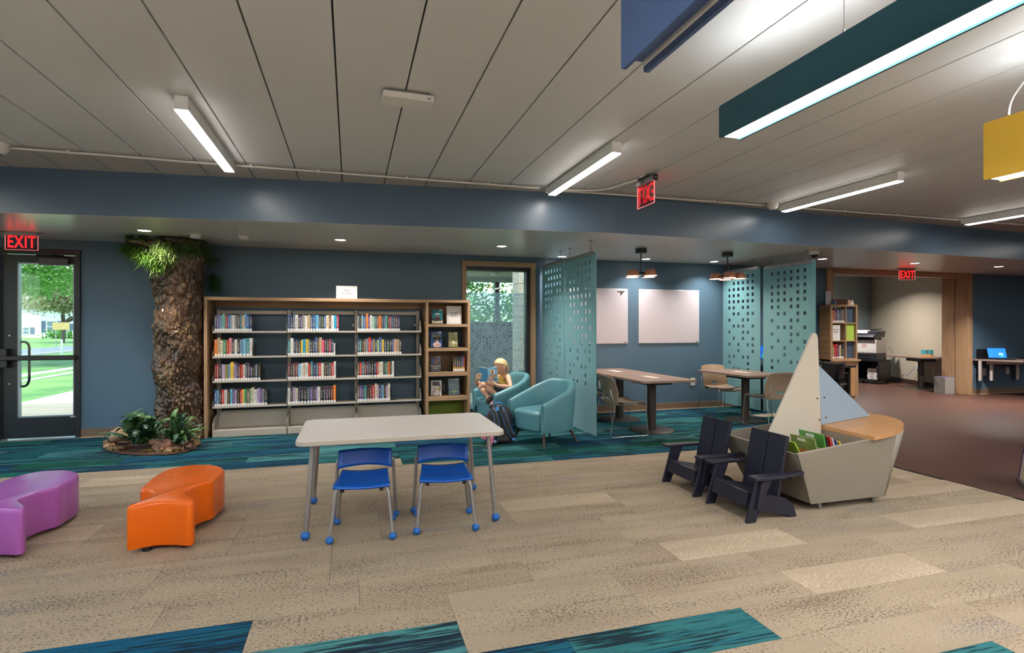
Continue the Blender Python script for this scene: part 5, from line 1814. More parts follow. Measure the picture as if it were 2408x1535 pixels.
# ---------------------------------------------------------------- felt pendants
def felt(name, a, b):
    t = NT(name)
    co = t.coord()
    f = t.noise(t.mapping(co, (60, 60, 60)), 4, 4, .75)
    t.base(t.ramp(f, [(.32, lin(a)), (.68, lin(b))]))
    t.b.inputs['Roughness'].default_value = .95
    t.b.inputs['Sheen Weight'].default_value = .15
    t.bump(f, .25, .003)
    return t.m
def felt_pendant(name, label, x0, w, y1, L, zb, h, m, lit, th=.013, cable=None, rec=.0):
    t = thing(name, label, 'lamp', (x0, y1 - L, zb), 0, 'felt sided pendant lamps')
    for a in (0, w - th):
        b = MB()
        poly = rounded_rect(0, L, 0, h, .012, 3)
        k = len(poly)
        b.add([(a, p[0], p[1]) for p in poly] + [(a + th, p[0], p[1]) for p in poly], [tuple(reversed(range(k))), tuple(range(k, 2 * k))] + [(i, (i + 1) % k, k + (i + 1) % k, k + i) for i in range(k)])
        b.build('felt_side', m, t)
    if lit:
        MB().box(th, w - th, .03, L - .012, rec + .012, rec + .05).build('housing', M_WHITE, t)
        MB().box(th + .004, w - th - .004, .03, L - .012, rec + .008, rec + .013).build('lens', M_LAMP, t)
        MB().box(th + .004, w - th - .004, .03, L - .03, rec + .09, rec + .096).build('upper_lens', emit_mat('uplight_lens', (255, 243, 232), 8), t)
    else:
        rec = .035
        MB().box(th, w - th, .004, L - .006, rec, rec + .012).build('felt_base', m, t)
        MB().box(w - th - .010, w - th, .004, L - .004, rec - .012, rec).build('trim_strip', M_WHITE, t)
        MB().box(th, w - th, L - .006, L - .003, rec, rec + .01).build('end_strip', M_WHITE, t)
    MB().box(th, w - th, .03, L - .03, h - .05, h - .046).build('top_plate', M_WHITE, t)
    for yy in (L - .75, .6):
        MB().tube([(w * .45, yy, h - .05), (w * .45, yy, 2.93 - zb)], .0016, 5).tube([(w * .45, yy, h - .04), (w * .45, yy, h + .05)], .006, 8).build('hanging_wire', M_STEEL, t)
    return t
M_TEALF = felt('dark_teal_felt', (8, 58, 74), (14, 84, 100))
M_NAVYF = felt('navy_felt', (44, 68, 116), (74, 104, 154))
M_YELF = felt('yellow_felt', (236, 184, 50), (248, 204, 84))
felt_pendant('pendant_lamp', 'long dark teal felt sided pendant with a glowing white strip below', 1.965, .135, 2.60, 3.6, 2.445, .178, M_TEALF, True)
felt_pendant('pendant_lamp', 'navy felt sided pendant cut by the top edge of the photo', .862, .098, 1.645, 2.4, 2.25, .34, M_NAVYF, False, .014)
yp_ = felt_pendant('pendant_lamp', 'yellow felt sided pendant cut by the right edge of the photo', 3.53, .14, 2.285, 2.6, 2.25, .33, M_YELF, True)
MB().tube(fillet([(.05, 2.50, .30), (.05, 2.50, .42), (.0, 2.35, .55), (.06, 1.9, .68)], .2, 8), .0045, 8).build('power_cord', M_WHITEPL, yp_, smooth=60)

# ---------------------------------------------------------------- copper pendants over the meeting tables
M_COPPER = mat('copper_shade', (190, 128, 100), .35, metal=.35)
def cluster(label, x, y, turn, zc):
    t = thing('cluster_pendant', label, 'lamp', (x, y, 2.48), turn, 'copper cluster pendants')
    MB().lathe([(.075, -.065), (.078, -.06), (.078, 0)], 28).build('canopy', M_BLACK, t, smooth=40)
    MB().tube([(0, 0, -.06), (0, 0, zc)], .009, 10).build('stem', M_BLACK, t, smooth=50)
    MB().box(-.13, .13, -.014, .014, zc - .012, zc + .012).box(-.014, .014, -.13, .13, zc - .012, zc + .012).build('cross_arm', M_BLACK, t, bevel=.003)
    for k in range(4):
        a = k * math.pi / 2
        cx_, cy_ = .165 * math.cos(a), .165 * math.sin(a)
        M = Matrix.Translation((cx_, cy_, zc - .048))
        s_ = MB().lathe([(.0875, 0), (.0885, .006), (.062, .082), (.058, .085), (0, .085)], 28, M, False).build('shade', M_COPPER, t, smooth=40)
        MB().lathe([(0, .004), (.084, .004)], 24, M, False).build('lens', M_WARM, s_)
        area_light('pendant_glow', (x + cx_ * math.cos(turn) - cy_ * math.sin(turn), y + cx_ * math.sin(turn) + cy_ * math.cos(turn), 2.48 + zc - .054), .16, .16, 1.5, (1, .80, .62), shape='DISK')
    return t
cluster('black stemmed pendant with four copper shades over the double table', 3.87, 6.80, math.radians(20), -.34)
cluster('black stemmed pendant with four copper shades before the right hanging panels', 5.27, 6.78, math.radians(62), -.34)

# ---------------------------------------------------------------- exit signs
def exit_sign(label, loc, rz, w, h, mirror, canopy, letters=.17):
    t = thing('exit_sign', label, 'sign', loc, rz)
    zt = -.035 if not canopy else -.075
    MB().box(-w / 2, w / 2, -.004, .004, zt - h, zt).build('acrylic_panel', M_ACRYLIC, t, bevel=.002)
    e = MB().box(-w / 2 - .001, -w / 2 + .002, -.0045, .0045, zt - h, zt).box(w / 2 - .002, w / 2 + .001, -.0045, .0045, zt - h, zt).box(-w / 2, w / 2, -.0045, .0045, zt - h - .001, zt - h + .002)
    e.build('lit_edge', emit_mat('lit_red_edge', (255, 120, 120), .9), t)
    y_ = -.0055 if not mirror else .0055
    text('EXIT', letters, M_RED, t, (0, y_, zt - h * .5), (math.pi / 2, 0, 0) if not mirror else (math.pi / 2, 0, math.pi), .0012, sx=.62, bold=.003)
    if canopy:
        MB().box(-w / 2 - .02, w / 2 + .02, -.022, .022, zt - .005, zt + .048).build('sign_housing', M_ALU, t, bevel=.002)
        MB().box(w / 2 + .02, w / 2 + .026, -.024, .024, zt - .01, zt + .052).build('end_cap', M_BLACK, t)
        MB().lathe([(.009, 0), (.009, .003)], 10, Matrix.Translation((w / 2 + .026, 0, zt + .02)) @ Matrix.Rotation(math.pi / 2, 4, 'Y')).build('bolt', M_CHROME, t)
        MB().box(-w / 2, -w / 2 + .085, -.0232, -.022, zt + .0, zt + .04).build('paper_label', M_PAPER, t)
        MB().box(-.03, .005, -.0232, -.022, zt + .01, zt + .03).build('printed_code', M_INK, t)
        MB().box(-.09, .11, -.05, .05, zt + .045, zt + .06).build('canopy_plate', M_BLACK, t, bevel=.006)
        MB().lathe([(.058, zt + .06), (.058, .0)], 24).build('junction_box', M_WHITEPL, t, smooth=40)
    else:
        MB().box(-w / 2 - .05, w / 2 + .05, -.045, .045, -.006, 0).build('canopy_plate', M_STEEL, t, bevel=.002)
        MB().box(-w / 2, w / 2, -.014, .014, -.038, -.004).build('sign_housing', M_ALU, t, bevel=.002)
    return t
exit_sign('red lit exit sign on clear plate above the glass exit door', (-3.605, 7.60, 2.48), 0, .31, .170, False, False, .195)
exit_sign('red exit sign on clear plate seen from its back, hung from the main ceiling', (2.885, 4.975, 2.928), math.radians(-90), .33, .225, True, True, .25)
exit_sign('red lit exit sign before the copy room opening', (9.94, 7.72, 2.48), math.radians(-16), .30, .175, False, False, .195)
for loc, rz in (((-3.70, 7.585, 2.33), 0), ((2.885, 4.975, 2.76), 0), ((9.94, 7.70, 2.33), 0)):
    pass

# ---------------------------------------------------------------- security camera
t = thing('security_camera', 'white dome security camera on the soffit above the hanging panel', 'camera', (6.36, 6.30, 2.478))
MB().lathe([(.060, -.055), (.066, -.045), (.066, 0)], 28).build('camera_base', M_WHITEPL, t, smooth=40)
MB().ball((0, 0, -.055), (.048, .048, .045), 24, 14).build('dome_lens', mat('smoked_dome', (26, 28, 32), .08), t, smooth=180)
# ---------------------------------------------------------------- child reading in the far tub chair
_s, _c = math.sin(YAW), math.cos(YAW)
def eye(u_, v_, d):
    """point at depth d along the view for a spot measured in the photograph"""
    a, b = (u_ - 1204) / 1290, (767 - v_) / 1290
    return Vector((d * (_s + a * _c), d * (_c - a * _s), 1.4 + b * d))
def remesh(o, vox, it=4):
    md = o.modifiers.new('remesh', 'REMESH')
    md.mode = 'VOXEL'
    md.voxel_size = vox
    md.use_smooth_shade = True
    sm = o.modifiers.new('smooth', 'SMOOTH')
    sm.factor = .5
    sm.iterations = it
    return o
def limb_(b, pts, rs, n=10):
    b.tube(pts, rs, n)
    for p, r in zip(pts, rs):
        b.ball(p, r, 10, 8)
M_SKIN = NT('skin')
_f = M_SKIN.noise(M_SKIN.coord(), 9, 3)
M_SKIN.base(M_SKIN.ramp(_f, [(.3, lin((216, 160, 132))), (.7, lin((232, 182, 154)))]))
M_SKIN.b.inputs['Roughness'].default_value = .5
M_SKIN.b.inputs['Subsurface Weight'].default_value = .08
M_SKIN.b.inputs['Subsurface Radius'].default_value = (.02, .008, .004)
M_SKIN = M_SKIN.m
gp = thing('person', 'child with blond hair in a yellow top, curled up reading a blue book', 'person', (0, 0, 0))
F = Vector((-.95, -.29, 0)).normalized()          # the way the body faces
RT = Vector((F.y, -F.x, 0))                      # the child's right, away from the camera
UP = Vector((0, 0, 1))
pel = eye(1190, 916, 7.68)
chest = eye(1186, 893, 7.68)
neck = eye(1184, 877, 7.64)
head = eye(1177.5, 861, 7.58)
shL, shR = eye(1195, 886, 7.55), eye(1176, 886, 7.80)
elL, wrL, haL = eye(1201, 910, 7.42), eye(1168, 905, 7.335), eye(1157, 898, 7.325)
elR, wrR, haR = eye(1121, 901, 7.60), eye(1121, 889, 7.46), eye(1123, 885, 7.43)
hpL, knL, anL = eye(1192, 919, 7.60), eye(1137, 904, 7.36), eye(1171, 930, 7.40)
hpR, knR, anR = eye(1187, 919, 7.78), eye(1131, 909, 7.50), eye(1149, 933, 7.44)
b = MB()
limb_(b, [pel, pel.lerp(chest, .5), chest, chest.lerp(neck, .55)], [.088, .082, .086, .06], 14)
limb_(b, [shL, chest.lerp(neck, .45), shR], [.040, .058, .040])
limb_(b, [chest.lerp(neck, .6), neck, head - UP * .045], [.042, .034, .036])
hf = (F + Vector((0, 0, -.28))).normalized()
hr = hf.cross(UP).normalized()
hu = hr.cross(hf)
HM = Matrix((hr.to_4d(), hf.to_4d(), hu.to_4d(), (0, 0, 0, 1))).transposed()
HM = Matrix.Translation(head) @ Matrix((((hr.x, hf.x, hu.x, 0)), ((hr.y, hf.y, hu.y, 0)), ((hr.z, hf.z, hu.z, 0)), ((0, 0, 0, 1))))
b.ball((0, 0, .01), (.072, .088, .092), 20, 14, HM)
b.ball((0, .030, -.042), (.052, .056, .056), 16, 10, HM)
b.ball((0, .060, -.078), (.024, .022, .018), 10, 8, HM)
b.tube([(0, .080, .012), (0, .094, -.010), (0, .101, -.024)], [.008, .010, .012], 8, HM)
b.ball((0, .099, -.026), (.014, .011, .009), 10, 8, HM)
b.ball((0, .083, -.051), (.020, .010, .005), 10, 6, HM)
b.ball((0, .082, -.061), (.018, .010, .006), 10, 6, HM)
for sx in (-1, 1):
    b.ball((sx * .078, -.004, -.012), (.012, .018, .027), 10, 8, HM)
limb_(b, [shL, shL.lerp(elL, .5), elL, elL.lerp(wrL, .4), wrL, haL], [.038, .036, .031, .029, .020, .022])
limb_(b, [shR, shR.lerp(elR, .5), elR, elR.lerp(wrR, .5), wrR, haR], [.038, .034, .029, .027, .020, .022])
limb_(b, [hpL, hpL.lerp(knL, .5), knL, knL.lerp(anL, .35), knL.lerp(anL, .75), anL], [.078, .064, .043, .045, .034, .029])
limb_(b, [hpR, hpR.lerp(knR, .5), knR, knR.lerp(anR, .35), knR.lerp(anR, .75), anR], [.078, .064, .043, .045, .034, .029])
limb_(b, [anL, eye(1160, 939, 7.37)], [.030, .028])
limb_(b, [anR, eye(1146, 940, 7.42)], [.030, .028])
# near hand: palm, four fingers lying up over the cover, thumb apart
fl = [((1158, 896), (1152, 892), (1147, 890.5), 7.300), ((1157, 898), (1150, 895.5), (1145, 894), 7.298), ((1157, 900), (1150, 899), (1146, 898), 7.300), ((1158, 902), (1153, 902), (1149, 901.5), 7.306)]
for p0, p1, p2, d in fl:
    limb_(b, [eye(*p0, 7.322), eye(*p1, d), eye(*p2, d + .012)], [.0085, .0078, .0066], 8)
limb_(b, [eye(1161, 897, 7.322), eye(1156, 889, 7.300), eye(1151, 886, 7.302)], [.010, .0088, .0072], 8)
# far hand: fingers round the edge of the back cover, thumb behind it
for k, (y0, ln) in enumerate(((878.5, 8.5), (882.5, 12.5), (886.5, 12), (890, 10))):
    limb_(b, [eye(1121, y0 + 2, 7.43), eye(1124, y0, 7.395), eye(1124 + ln * .55, y0 - .5, 7.375), eye(1124 + ln, y0 + 1, 7.372)], [.0088, .0085, .0078, .0065], 8)
limb_(b, [eye(1122, 884, 7.45), eye(1126, 879, 7.47), eye(1131, 876, 7.47)], [.010, .009, .0075], 8)
body = b.build('body', M_SKIN, gp)
remesh(body, .0042, 3)
# face details
for sx in (-1, 1):
    MB().ball((sx * .030, .079, .012), (.011, .006, .0065), 10, 8, HM).build('eye', mat('eye_white', (220, 206, 198), .3), gp, smooth=180)
    MB().ball((sx * .030, .0835, .0105), (.006, .003, .006), 10, 8, HM).build('iris', mat('iris_blue', (60, 76, 92), .2), gp, smooth=180)
    MB().tube([(sx * .014, .084, .027), (sx * .030, .084, .032), (sx * .046, .076, .027)], .0028, 6, HM).build('eyebrow', mat('fair_brow', (178, 140, 96), .7), gp)
MB().tube([(-.017, .0885, -.055), (0, .0925, -.0555), (.017, .0885, -.055)], .0026, 6, HM).build('lips', mat('lip_pink', (192, 104, 96), .45), gp)
# hair drawn back to a tail
M_HAIR = NT('blond_hair')
_n = M_HAIR.noise(M_HAIR.mapping(M_HAIR.coord(), (40, 40, 90)), 3, 3, .6)
M_HAIR.base(M_HAIR.ramp(_n, [(.3, lin((196, 164, 114))), (.6, lin((224, 197, 150)))]))
M_HAIR.b.inputs['Roughness'].default_value = .45
M_HAIR.bump(_n, .25, .003)
M_HAIR = M_HAIR.m
h = MB()
N1, N2 = 48, 32
def hair_pt(i, j):
    a, bb = 2 * math.pi * i / N1, math.pi * (j / N2 - .5)
    d = Vector((math.cos(bb) * math.cos(a), math.cos(bb) * math.sin(a), math.sin(bb)))
    k = 1.0 + .02 * math.sin(a * 17 + bb * 3)
    return Vector((.0805 * d.x * k, .0965 * d.y * k, .01 + .1005 * d.z * k)), d
for j in range(N2 + 1):
    for i in range(N1):
        h.v.append(tuple(HM @ hair_pt(i, j)[0]))
for i in range(N1):
    for j in range(N2):
        dm = (hair_pt(i, j)[1] + hair_pt(i + 1, j)[1] + hair_pt(i + 1, j + 1)[1] + hair_pt(i, j + 1)[1]) / 4
        # keep the crown, the sides above the ears and the back of the head
        hairline = .60 * max(0, dm.y) ** .8 + .10 if dm.y > 0 else (-.05 - .9 * min(.6, -dm.y))
        if dm.z < hairline or dm.z < -.66:
            continue
        i2 = (i + 1) % N1
        h.f.append((j * N1 + i, j * N1 + i2, (j + 1) * N1 + i2, (j + 1) * N1 + i))
ho = h.build('hair', M_HAIR, gp, smooth=180, solid=.012)
tl = MB()
for k in range(14):
    q_ = random.Random(k)
    o_ = Vector((q_.uniform(-.018, .018), q_.uniform(-.01, .012), 0))
    tl.tube([Vector((0, -.088, .012)) + o_ * .4, Vector((.006, -.112, -.02)) + o_, Vector((.010, -.100, -.075)) + o_, Vector((.008, -.080, -.115)) + o_ * .5], [.008, .011, .010, .003], 7, HM)
tl.build('hair_tail', M_HAIR, gp, smooth=180)
# yellow sleeveless top
M_TOP = mat('yellow_cotton', (252, 216, 104), .8, var=.10, vscale=20, bump=(60, .3, .004))
tp = MB()
limb_(tp, [pel.lerp(chest, -.05), pel.lerp(chest, .5), chest, chest.lerp(neck, .30)], [.100, .094, .097, .078], 16)
for s_ in (shL, shR):
    mid = chest.lerp(neck, .75).lerp(s_, .62)
    limb_(tp, [chest.lerp(s_, .45) + F * .045, mid + F * .018 + UP * .018, mid - F * .020 + UP * .016, chest.lerp(s_, .5) - F * .04], [.024, .019, .019, .024])
top_o = tp.build('sleeveless_top', M_TOP, gp)
remesh(top_o, .006, 3)
sh_ = MB()
limb_(sh_, [hpL, hpL.lerp(knL, .55)], [.090, .077], 14)
limb_(sh_, [hpR, hpR.lerp(knR, .55)], [.090, .077], 14)
limb_(sh_, [hpL, pel, hpR], [.09, .098, .09], 14)
so = sh_.build('shorts', mat('charcoal_shorts', (58, 54, 62), .85, bump=(120, .2, .002)), gp)
remesh(so, .006, 3)
def shoe(heel, toe, c, name):
    d = (toe - heel)
    L = d.length
    d.normalize()
    side = d.cross(UP).normalized()
    up_ = side.cross(d)
    Ms = Matrix.Translation(heel) @ Matrix(((d.x, side.x, up_.x, 0), (d.y, side.y, up_.y, 0), (d.z, side.z, up_.z, 0), (0, 0, 0, 1)))
    u_ = MB()
    u_.ball((.02, 0, .018), (.042, .034, .042), 14, 10, Ms).ball((L * .5, 0, .012), (L * .5, .034, .036), 16, 10, Ms).ball((L * .82, 0, .006), (.048, .039, .030), 14, 10, Ms)
    o = u_.build('shoe', mat('floral_canvas', c, .7, var=.5, vscale=38), gp)
    remesh(o, .006, 3)
    s2_ = MB()
    pr = [(x_ * (L + .06) - .03, .036 * math.sin(math.pi * (.12 + .8 * x_)) ** .5) for x_ in [k / 12 for k in range(13)]]
    s2_.prism([(x_, -y_) for x_, y_ in pr] + [(x_, y_) for x_, y_ in reversed(pr)], -.034, -.018, Ms)
    s2_.build('shoe_sole', mat(name, (48, 42, 42), .6), o, bevel=.005)
shoe(eye(1168, 935, 7.41), eye(1146, 942, 7.30), (60, 54, 56), 'dark_sole_a')
shoe(eye(1172, 940, 7.375), eye(1156, 952, 7.27), (150, 116, 124), 'dark_sole_b')
MB().tube([eye(1167, 926.5, 7.37), eye(1172, 927, 7.36), eye(1176, 924.5, 7.385)], .003, 6).build('ankle_band', mat('dark_band', (70, 50, 48), .6), gp)
# the open book
bk = thing('open_book', 'open blue book held up by the reading child', 'book', (0, 0, 0))
def cover(p, name, m, th=.004):
    n_ = (p[1] - p[0]).cross(p[3] - p[0]).normalized() * th
    return MB().add(p + [q_ + n_ for q_ in p], [(0, 1, 2, 3), (7, 6, 5, 4), (0, 4, 5, 1), (1, 5, 6, 2), (2, 6, 7, 3), (3, 7, 4, 0)]).build(name, m, bk)
s0, s1_ = eye(1147.5, 897, 7.32), eye(1146, 866, 7.34)
l0, l1 = eye(1128, 897, 7.385), eye(1126, 862.5, 7.405)
r0, r1 = eye(1171.5, 893, 7.385), eye(1167, 859.5, 7.405)
M_BKC = mat('blue_back_cover', (20, 108, 150), .35, var=.12, vscale=20)
M_BKF = mat('pale_blue_front_cover', (104, 164, 196), .35, var=.25, vscale=26)
cover([l0, s0, s1_, l1], 'back_cover', M_BKC)
cover([s0, r0, r1, s1_], 'front_cover', M_BKF)
inn = Vector((.02, .06, 0)) * .35
cover([l0.lerp(s0, .03) + inn, s0 + inn, s1_ + inn + UP * .006, l1.lerp(s1_, .03) + inn + UP * .006], 'pages', M_PAGES, .012)
cover([s0 + inn, r0.lerp(s0, .03) + inn, r1.lerp(s1_, .03) + inn, s1_ + inn], 'pages', M_PAGES, .012)
def on_cover(a, bq, w, hh, name, c):
    c0 = s0.lerp(r0, a).lerp(s1_.lerp(r1, a), bq)
    ex, ez = (r0 - s0), (s1_ - s0)
    nn = ex.cross(ez).normalized() * -.0054
    pts = [c0 + ex * (w * math.cos(k * .3927)) + ez * (hh * math.sin(k * .3927)) + (nn if (nn.y < 0) else -nn) for k in range(16)]
    MB().add(pts, [tuple(range(16))]).build(name, mat('print_' + name, c, .5, var=.3, vscale=40), bk, solid=.0008)
on_cover(.52, .33, .44, .16, 'rock_print', (134, 110, 84))
on_cover(.50, .66, .12, .16, 'figure_print', (120, 66, 60))
on_cover(.62, .62, .10, .2, 'figure_print', (226, 214, 206))
on_cover(.36, .72, .10, .12, 'figure_print', (214, 170, 90))
on_cover(.5, .10, .42, .06, 'dark_print', (44, 62, 96))
on_cover(.78, .93, .16, .035, 'barcode_label', (230, 230, 226))

# ---------------------------------------------------------------- school bag and toy
bp_ = thing('backpack', 'black school backpack with blue edged straps on the floor between tub chairs', 'backpack', eye(1174, 1041, 6.60).xy.to_3d(), math.radians(-12))
M_BAG = mat('black_nylon', (34, 30, 32), .6, var=.2, vscale=24, bump=(40, .4, .006))
M_PIPE = mat('blue_piping', (78, 148, 212), .5)
M_BAGB = mat('blue_print_nylon', (64, 96, 190), .55, var=.5, vscale=40)
LN = Matrix.Rotation(-.16, 4, 'X')
def bag(u_, v_):
    a = 2 * math.pi * u_
    e = .5
    ca, sa = math.cos(a), math.sin(a)
    w = .158 * (1 - .55 * max(0, (v_ - .62) / .38) ** 2.0) * (.94 + .06 * math.sin(math.pi * v_))
    d = .085 * (1 - .35 * max(0, (v_ - .5) / .5) ** 2)
    p = Vector((math.copysign(abs(ca) ** e, ca) * w + .006 * math.sin(v_ * 9), math.copysign(abs(sa) ** e, sa) * d, .455 * (v_ if v_ < 1 else 1)))
    if v_ in (0, 1):
        p.x *= .7
        p.y *= .5
    return tuple(LN @ p)
MB().grid(bag, 40, 26, True).build('bag_body', M_BAG, bp_, smooth=80)
fr_ = MB()
for k in range(26):
    pass
def pocket(u_, v_):
    a = math.pi * u_
    w = .150 * (1 - .55 * max(0, (v_ - .62) / .38) ** 2.0)
    return tuple(LN @ Vector((math.cos(a) * (w + .012), .03 + .10 * math.sin(a) * (1 - .35 * v_ * v_), .012 + .41 * v_)))
MB().grid(pocket, 24, 14).build('front_pocket', M_BAGB, bp_, smooth=80, solid=.01)
def strap(pts, w):
    pts = fillet([LN @ Vector(p) for p in pts], .06, 5)
    vs_, fs_ = [], []
    for i, p in enumerate(pts):
        t_ = (pts[min(i + 1, len(pts) - 1)] - pts[max(i - 1, 0)]).normalized()
        sd = t_.cross(Vector((0, -1, 0))).normalized() * w
        vs_ += [p - sd, p + sd]
    fs_ = [(2 * i, 2 * i + 1, 2 * i + 3, 2 * i + 2) for i in range(len(pts) - 1)]
    o = MB().add(vs_, fs_).build('shoulder_strap', M_BAG, bp_, smooth=60, solid=.012)
    for k in (0, 1):
        MB().tube(vs_[k::2], .0055, 8).build('piping', M_PIPE, o, smooth=60)
    return o
strap([(-.085, -.070, .415), (-.045, -.125, .33), (-.025, -.135, .20), (-.03, -.12, .10), (-.055, -.10, .02)], .022)
strap([(.005, -.070, .425), (.055, -.125, .34), (.085, -.135, .22), (.13, -.125, .12), (.175, -.11, .06)], .026)
MB().tube(fillet([LN @ Vector(p) for p in ((-.05, -.04, .44), (-.045, -.075, .475), (.035, -.075, .475), (.045, -.04, .44))], .03), .008, 8).build('carry_loop', M_PIPE, bp_, smooth=60)
MB().box(.150, .182, -.135, -.120, .035, .062, LN).build('strap_buckle', M_PIPE, bp_, bevel=.002)
MB().box(-.072, -.040, -.118, -.104, .006, .04, LN).build('strap_buckle', mat('pale_blue_buckle', (150, 176, 210), .4), bp_, bevel=.002)
MB().box(-.045, .0, -.088, -.082, .38, .43, LN).build('name_patch', M_PIPE, bp_, bevel=.003)
o = MB().tube(fillet([eye(1157, 1044, 6.50), eye(1154, 1049, 6.42), eye(1146, 1049, 6.42), eye(1110, 1047, 6.45)], .03), .006, 6)
for i_, p_ in enumerate(o.v):
    o.v[i_] = (p_[0], p_[1], max(.004, min(p_[2], .02)))
o = o.build('bag_strap', mat('pale_blue_webbing', (170, 190, 224), .6))
tag(o, 'pale blue strap lying flat on the teal carpet before the backpack', 'strap')
pk = thing('plush_toy', 'small pink plush animal hanging against the school backpack', 'toy', eye(1146, 1044, 6.42).xy.to_3d(), math.radians(-20))
M_PINK = mat('pink_plush', (226, 130, 160), .9, bump=(200, .4, .003))
MB().ball((.035, .0, .085), (.042, .036, .045), 16, 12).build('body', M_PINK, pk, smooth=180)
hd_ = MB().ball((-.035, -.01, .105), (.032, .03, .03), 14, 10).ball((-.058, -.02, .096), (.016, .014, .012), 10, 8).ball((-.05, -.005, .137), (.010, .006, .016), 8, 6).ball((-.022, -.015, .138), (.010, .006, .016), 8, 6).build('head', M_PINK, pk, smooth=180)
MB().ball((-.042, -.037, .112), .006, 8, 6).build('eye', M_BLACK, hd_, smooth=180)
for x_, y_ in ((.012, -.02), (.055, -.02), (.012, .02), (.055, .02)):
    MB().tube([(x_, y_, .07), (x_ - .01, y_ * 1.3, .012)], [.016, .013], 10).ball((x_ - .012, y_ * 1.3, .013), .0135, 10, 8).build('leg', M_PINK, pk, smooth=180)
# small framed card on the floor between display unit and chair
o = thing('small_frame', 'small blue framed card on the floor behind the display unit', 'frame', (1.68, 7.75, .0), math.radians(-10))
MB().box(-.05, .05, 0, .01, .0, .16, Matrix.Rotation(-.1, 4, 'X')).build('frame_edge', M_PAPER, o)
MB().box(-.03, .035, -.001, .001, .03, .13, Matrix.Rotation(-.1, 4, 'X')).build('picture', mat('blue_picture', (60, 110, 180), .5, var=.4, vscale=20), o)
# ---------------------------------------------------------------- service desk with book tower
M_OAKD = wood('oak_plank_dark', (150, 112, 76), 'Y', .68)
M_OAKP = wood('oak_plank', (184, 140, 96), 'X', .7)
TX0, TX1, TYF, TYB = 8.30, 8.905, 7.85, 8.098
tw = thing('book_tower', 'oak six cubby tower with lime and slate backs at the copy room', 'shelf', (TX0, TYF, .80))
TH = .995
for k in range(9):
    MB().box(-.012, .012, .012, TYB - TYF, k * TH / 9 + .001, (k + 1) * TH / 9 - .002).build('side_plank', M_OAKD, tw, bevel=.0015, seg=1)
MB().box(-.014, .030, -.006, .02, 0, TH).build('front_stile', M_OAKZ, tw, bevel=.002)
w_ = TX1 - TX0
MB().box(w_ - .032, w_, -.004, TYB - TYF, 0, TH).build('side_panel', M_OAKZ, tw, bevel=.002)
MB().box(.33, .352, -.002, TYB - TYF, .02, TH - .03).build('center_panel', M_OAKZ, tw)
for z in (0, .328, .652, TH - .034):
    MB().box(.012, w_ - .03, -.003, TYB - TYF, z, z + (.018 if z < .9 else .034)).build('shelf_board', M_OAK, tw, bevel=.0015)
M_SLATEP = mat('slate_panel', (62, 78, 100), .6)
M_LIMEP = mat('lime_panel', (168, 200, 78), .6)
for r_ in range(3):
    z0 = (0.018, .346, .670)[r_]
    MB().box(.352, w_ - .032, .03 if r_ == 1 else .05, .07, z0, z0 + .31).build('back_panel', (M_SLATEP, M_LIMEP, M_SLATEP)[r_], tw, label=('slate blue back panel', 'lime green back panel', 'slate blue back panel')[r_])
    MB().box(.012, .33, TYB - TYF - .02, TYB - TYF, z0, z0 + .31).build('back_panel', M_OAK, tw)
MB().box(-.02, w_ + .03, -.05, .0, -.034, 0).build('ledge_board', M_OAK, tw, bevel=.003)
def tbook(nm, w, h, x, z, label, sticker=True):
    make_book(nm, w, h, .15, (TX0 + x + w / 2, TYF + .015, .80 + z), label, 'books in the oak tower', (0, 0, 0), sticker)
x_ = .035
for nm, w, h in zip(S('yellow,orange,purple,plum,maroon,light blue,navy,slate,brown,grey'), (.022, .034, .028, .026, .022, .022, .034, .028, .034, .030), (.19, .225, .262, .265, .235, .235, .24, .235, .235, .24)):
    tbook(nm, w, h, x_, .671, f'{nm} reference book standing in the top left cubby of the oak tower')
    x_ += w + .001
x_ = .035
for nm, w, h in zip(S('olive,white,red,crimson,plum,cream,tan,black,navy'), (.034, .014, .046, .044, .034, .016, .022, .026, .028), (.26, .2, .255, .262, .24, .24, .25, .255, .255)):
    tbook(nm, w, h, x_, .019, f'{nm} reference book standing in the bottom left cubby of the oak tower')
    x_ += w + .001
o = MB().box(0, .21, 0, .14, 0, .03).build('book', mat('flat_book_cover', (150, 146, 132), .5), loc=(TX0 + .04, TYF + .02, .80 + .671 + .268))
tag(o, 'pale book lying flat across the books in the tower top left cubby', 'book', 'books in the oak tower')
t = thing('notice_sheet', 'white printed notice standing in the middle left cubby of the tower', 'sign', (TX0 + .125, TYF + .02, .80 + .347))
MB().box(-.105, .105, 0, .004, 0, .28).build('sheet', M_PAPER, t)
b = MB()
for k, (ww, zz) in enumerate(((.075, .195), (.06, .172), (.085, .160), (.05, .148), (.055, .136))):
    b.box(-ww, ww, -.001, .001, zz, zz + (.008 if k == 0 else .0035))
b.build('printed_lines', M_INK, t, kind='stuff')
MB().lathe([(.008, 0), (.008, .001)], 12, Matrix.Translation((-.055, 0, .035)) @ Matrix.Rotation(math.pi / 2, 4, 'X')).build('printed_emblem', M_INK, t)
t = MB().box(0, .30, 0, .16, 0, .10).build('wooden_box', mat('red_brown_box', (92, 48, 36), .5), loc=(TX0 + .14, TYF + .05, .80 + TH + .001), bevel=.003)
tag(t, 'dark red brown box lying on top of the oak tower', 'box')
t = thing('flyer_stand', 'small white card with orange picture on top of the oak tower', 'sign', (TX0 + .52, TYF + .05, .80 + TH))
MB().box(-.07, .07, 0, .004, 0, .088, Matrix.Rotation(-.15, 4, 'X')).build('card', M_PAPER, t)
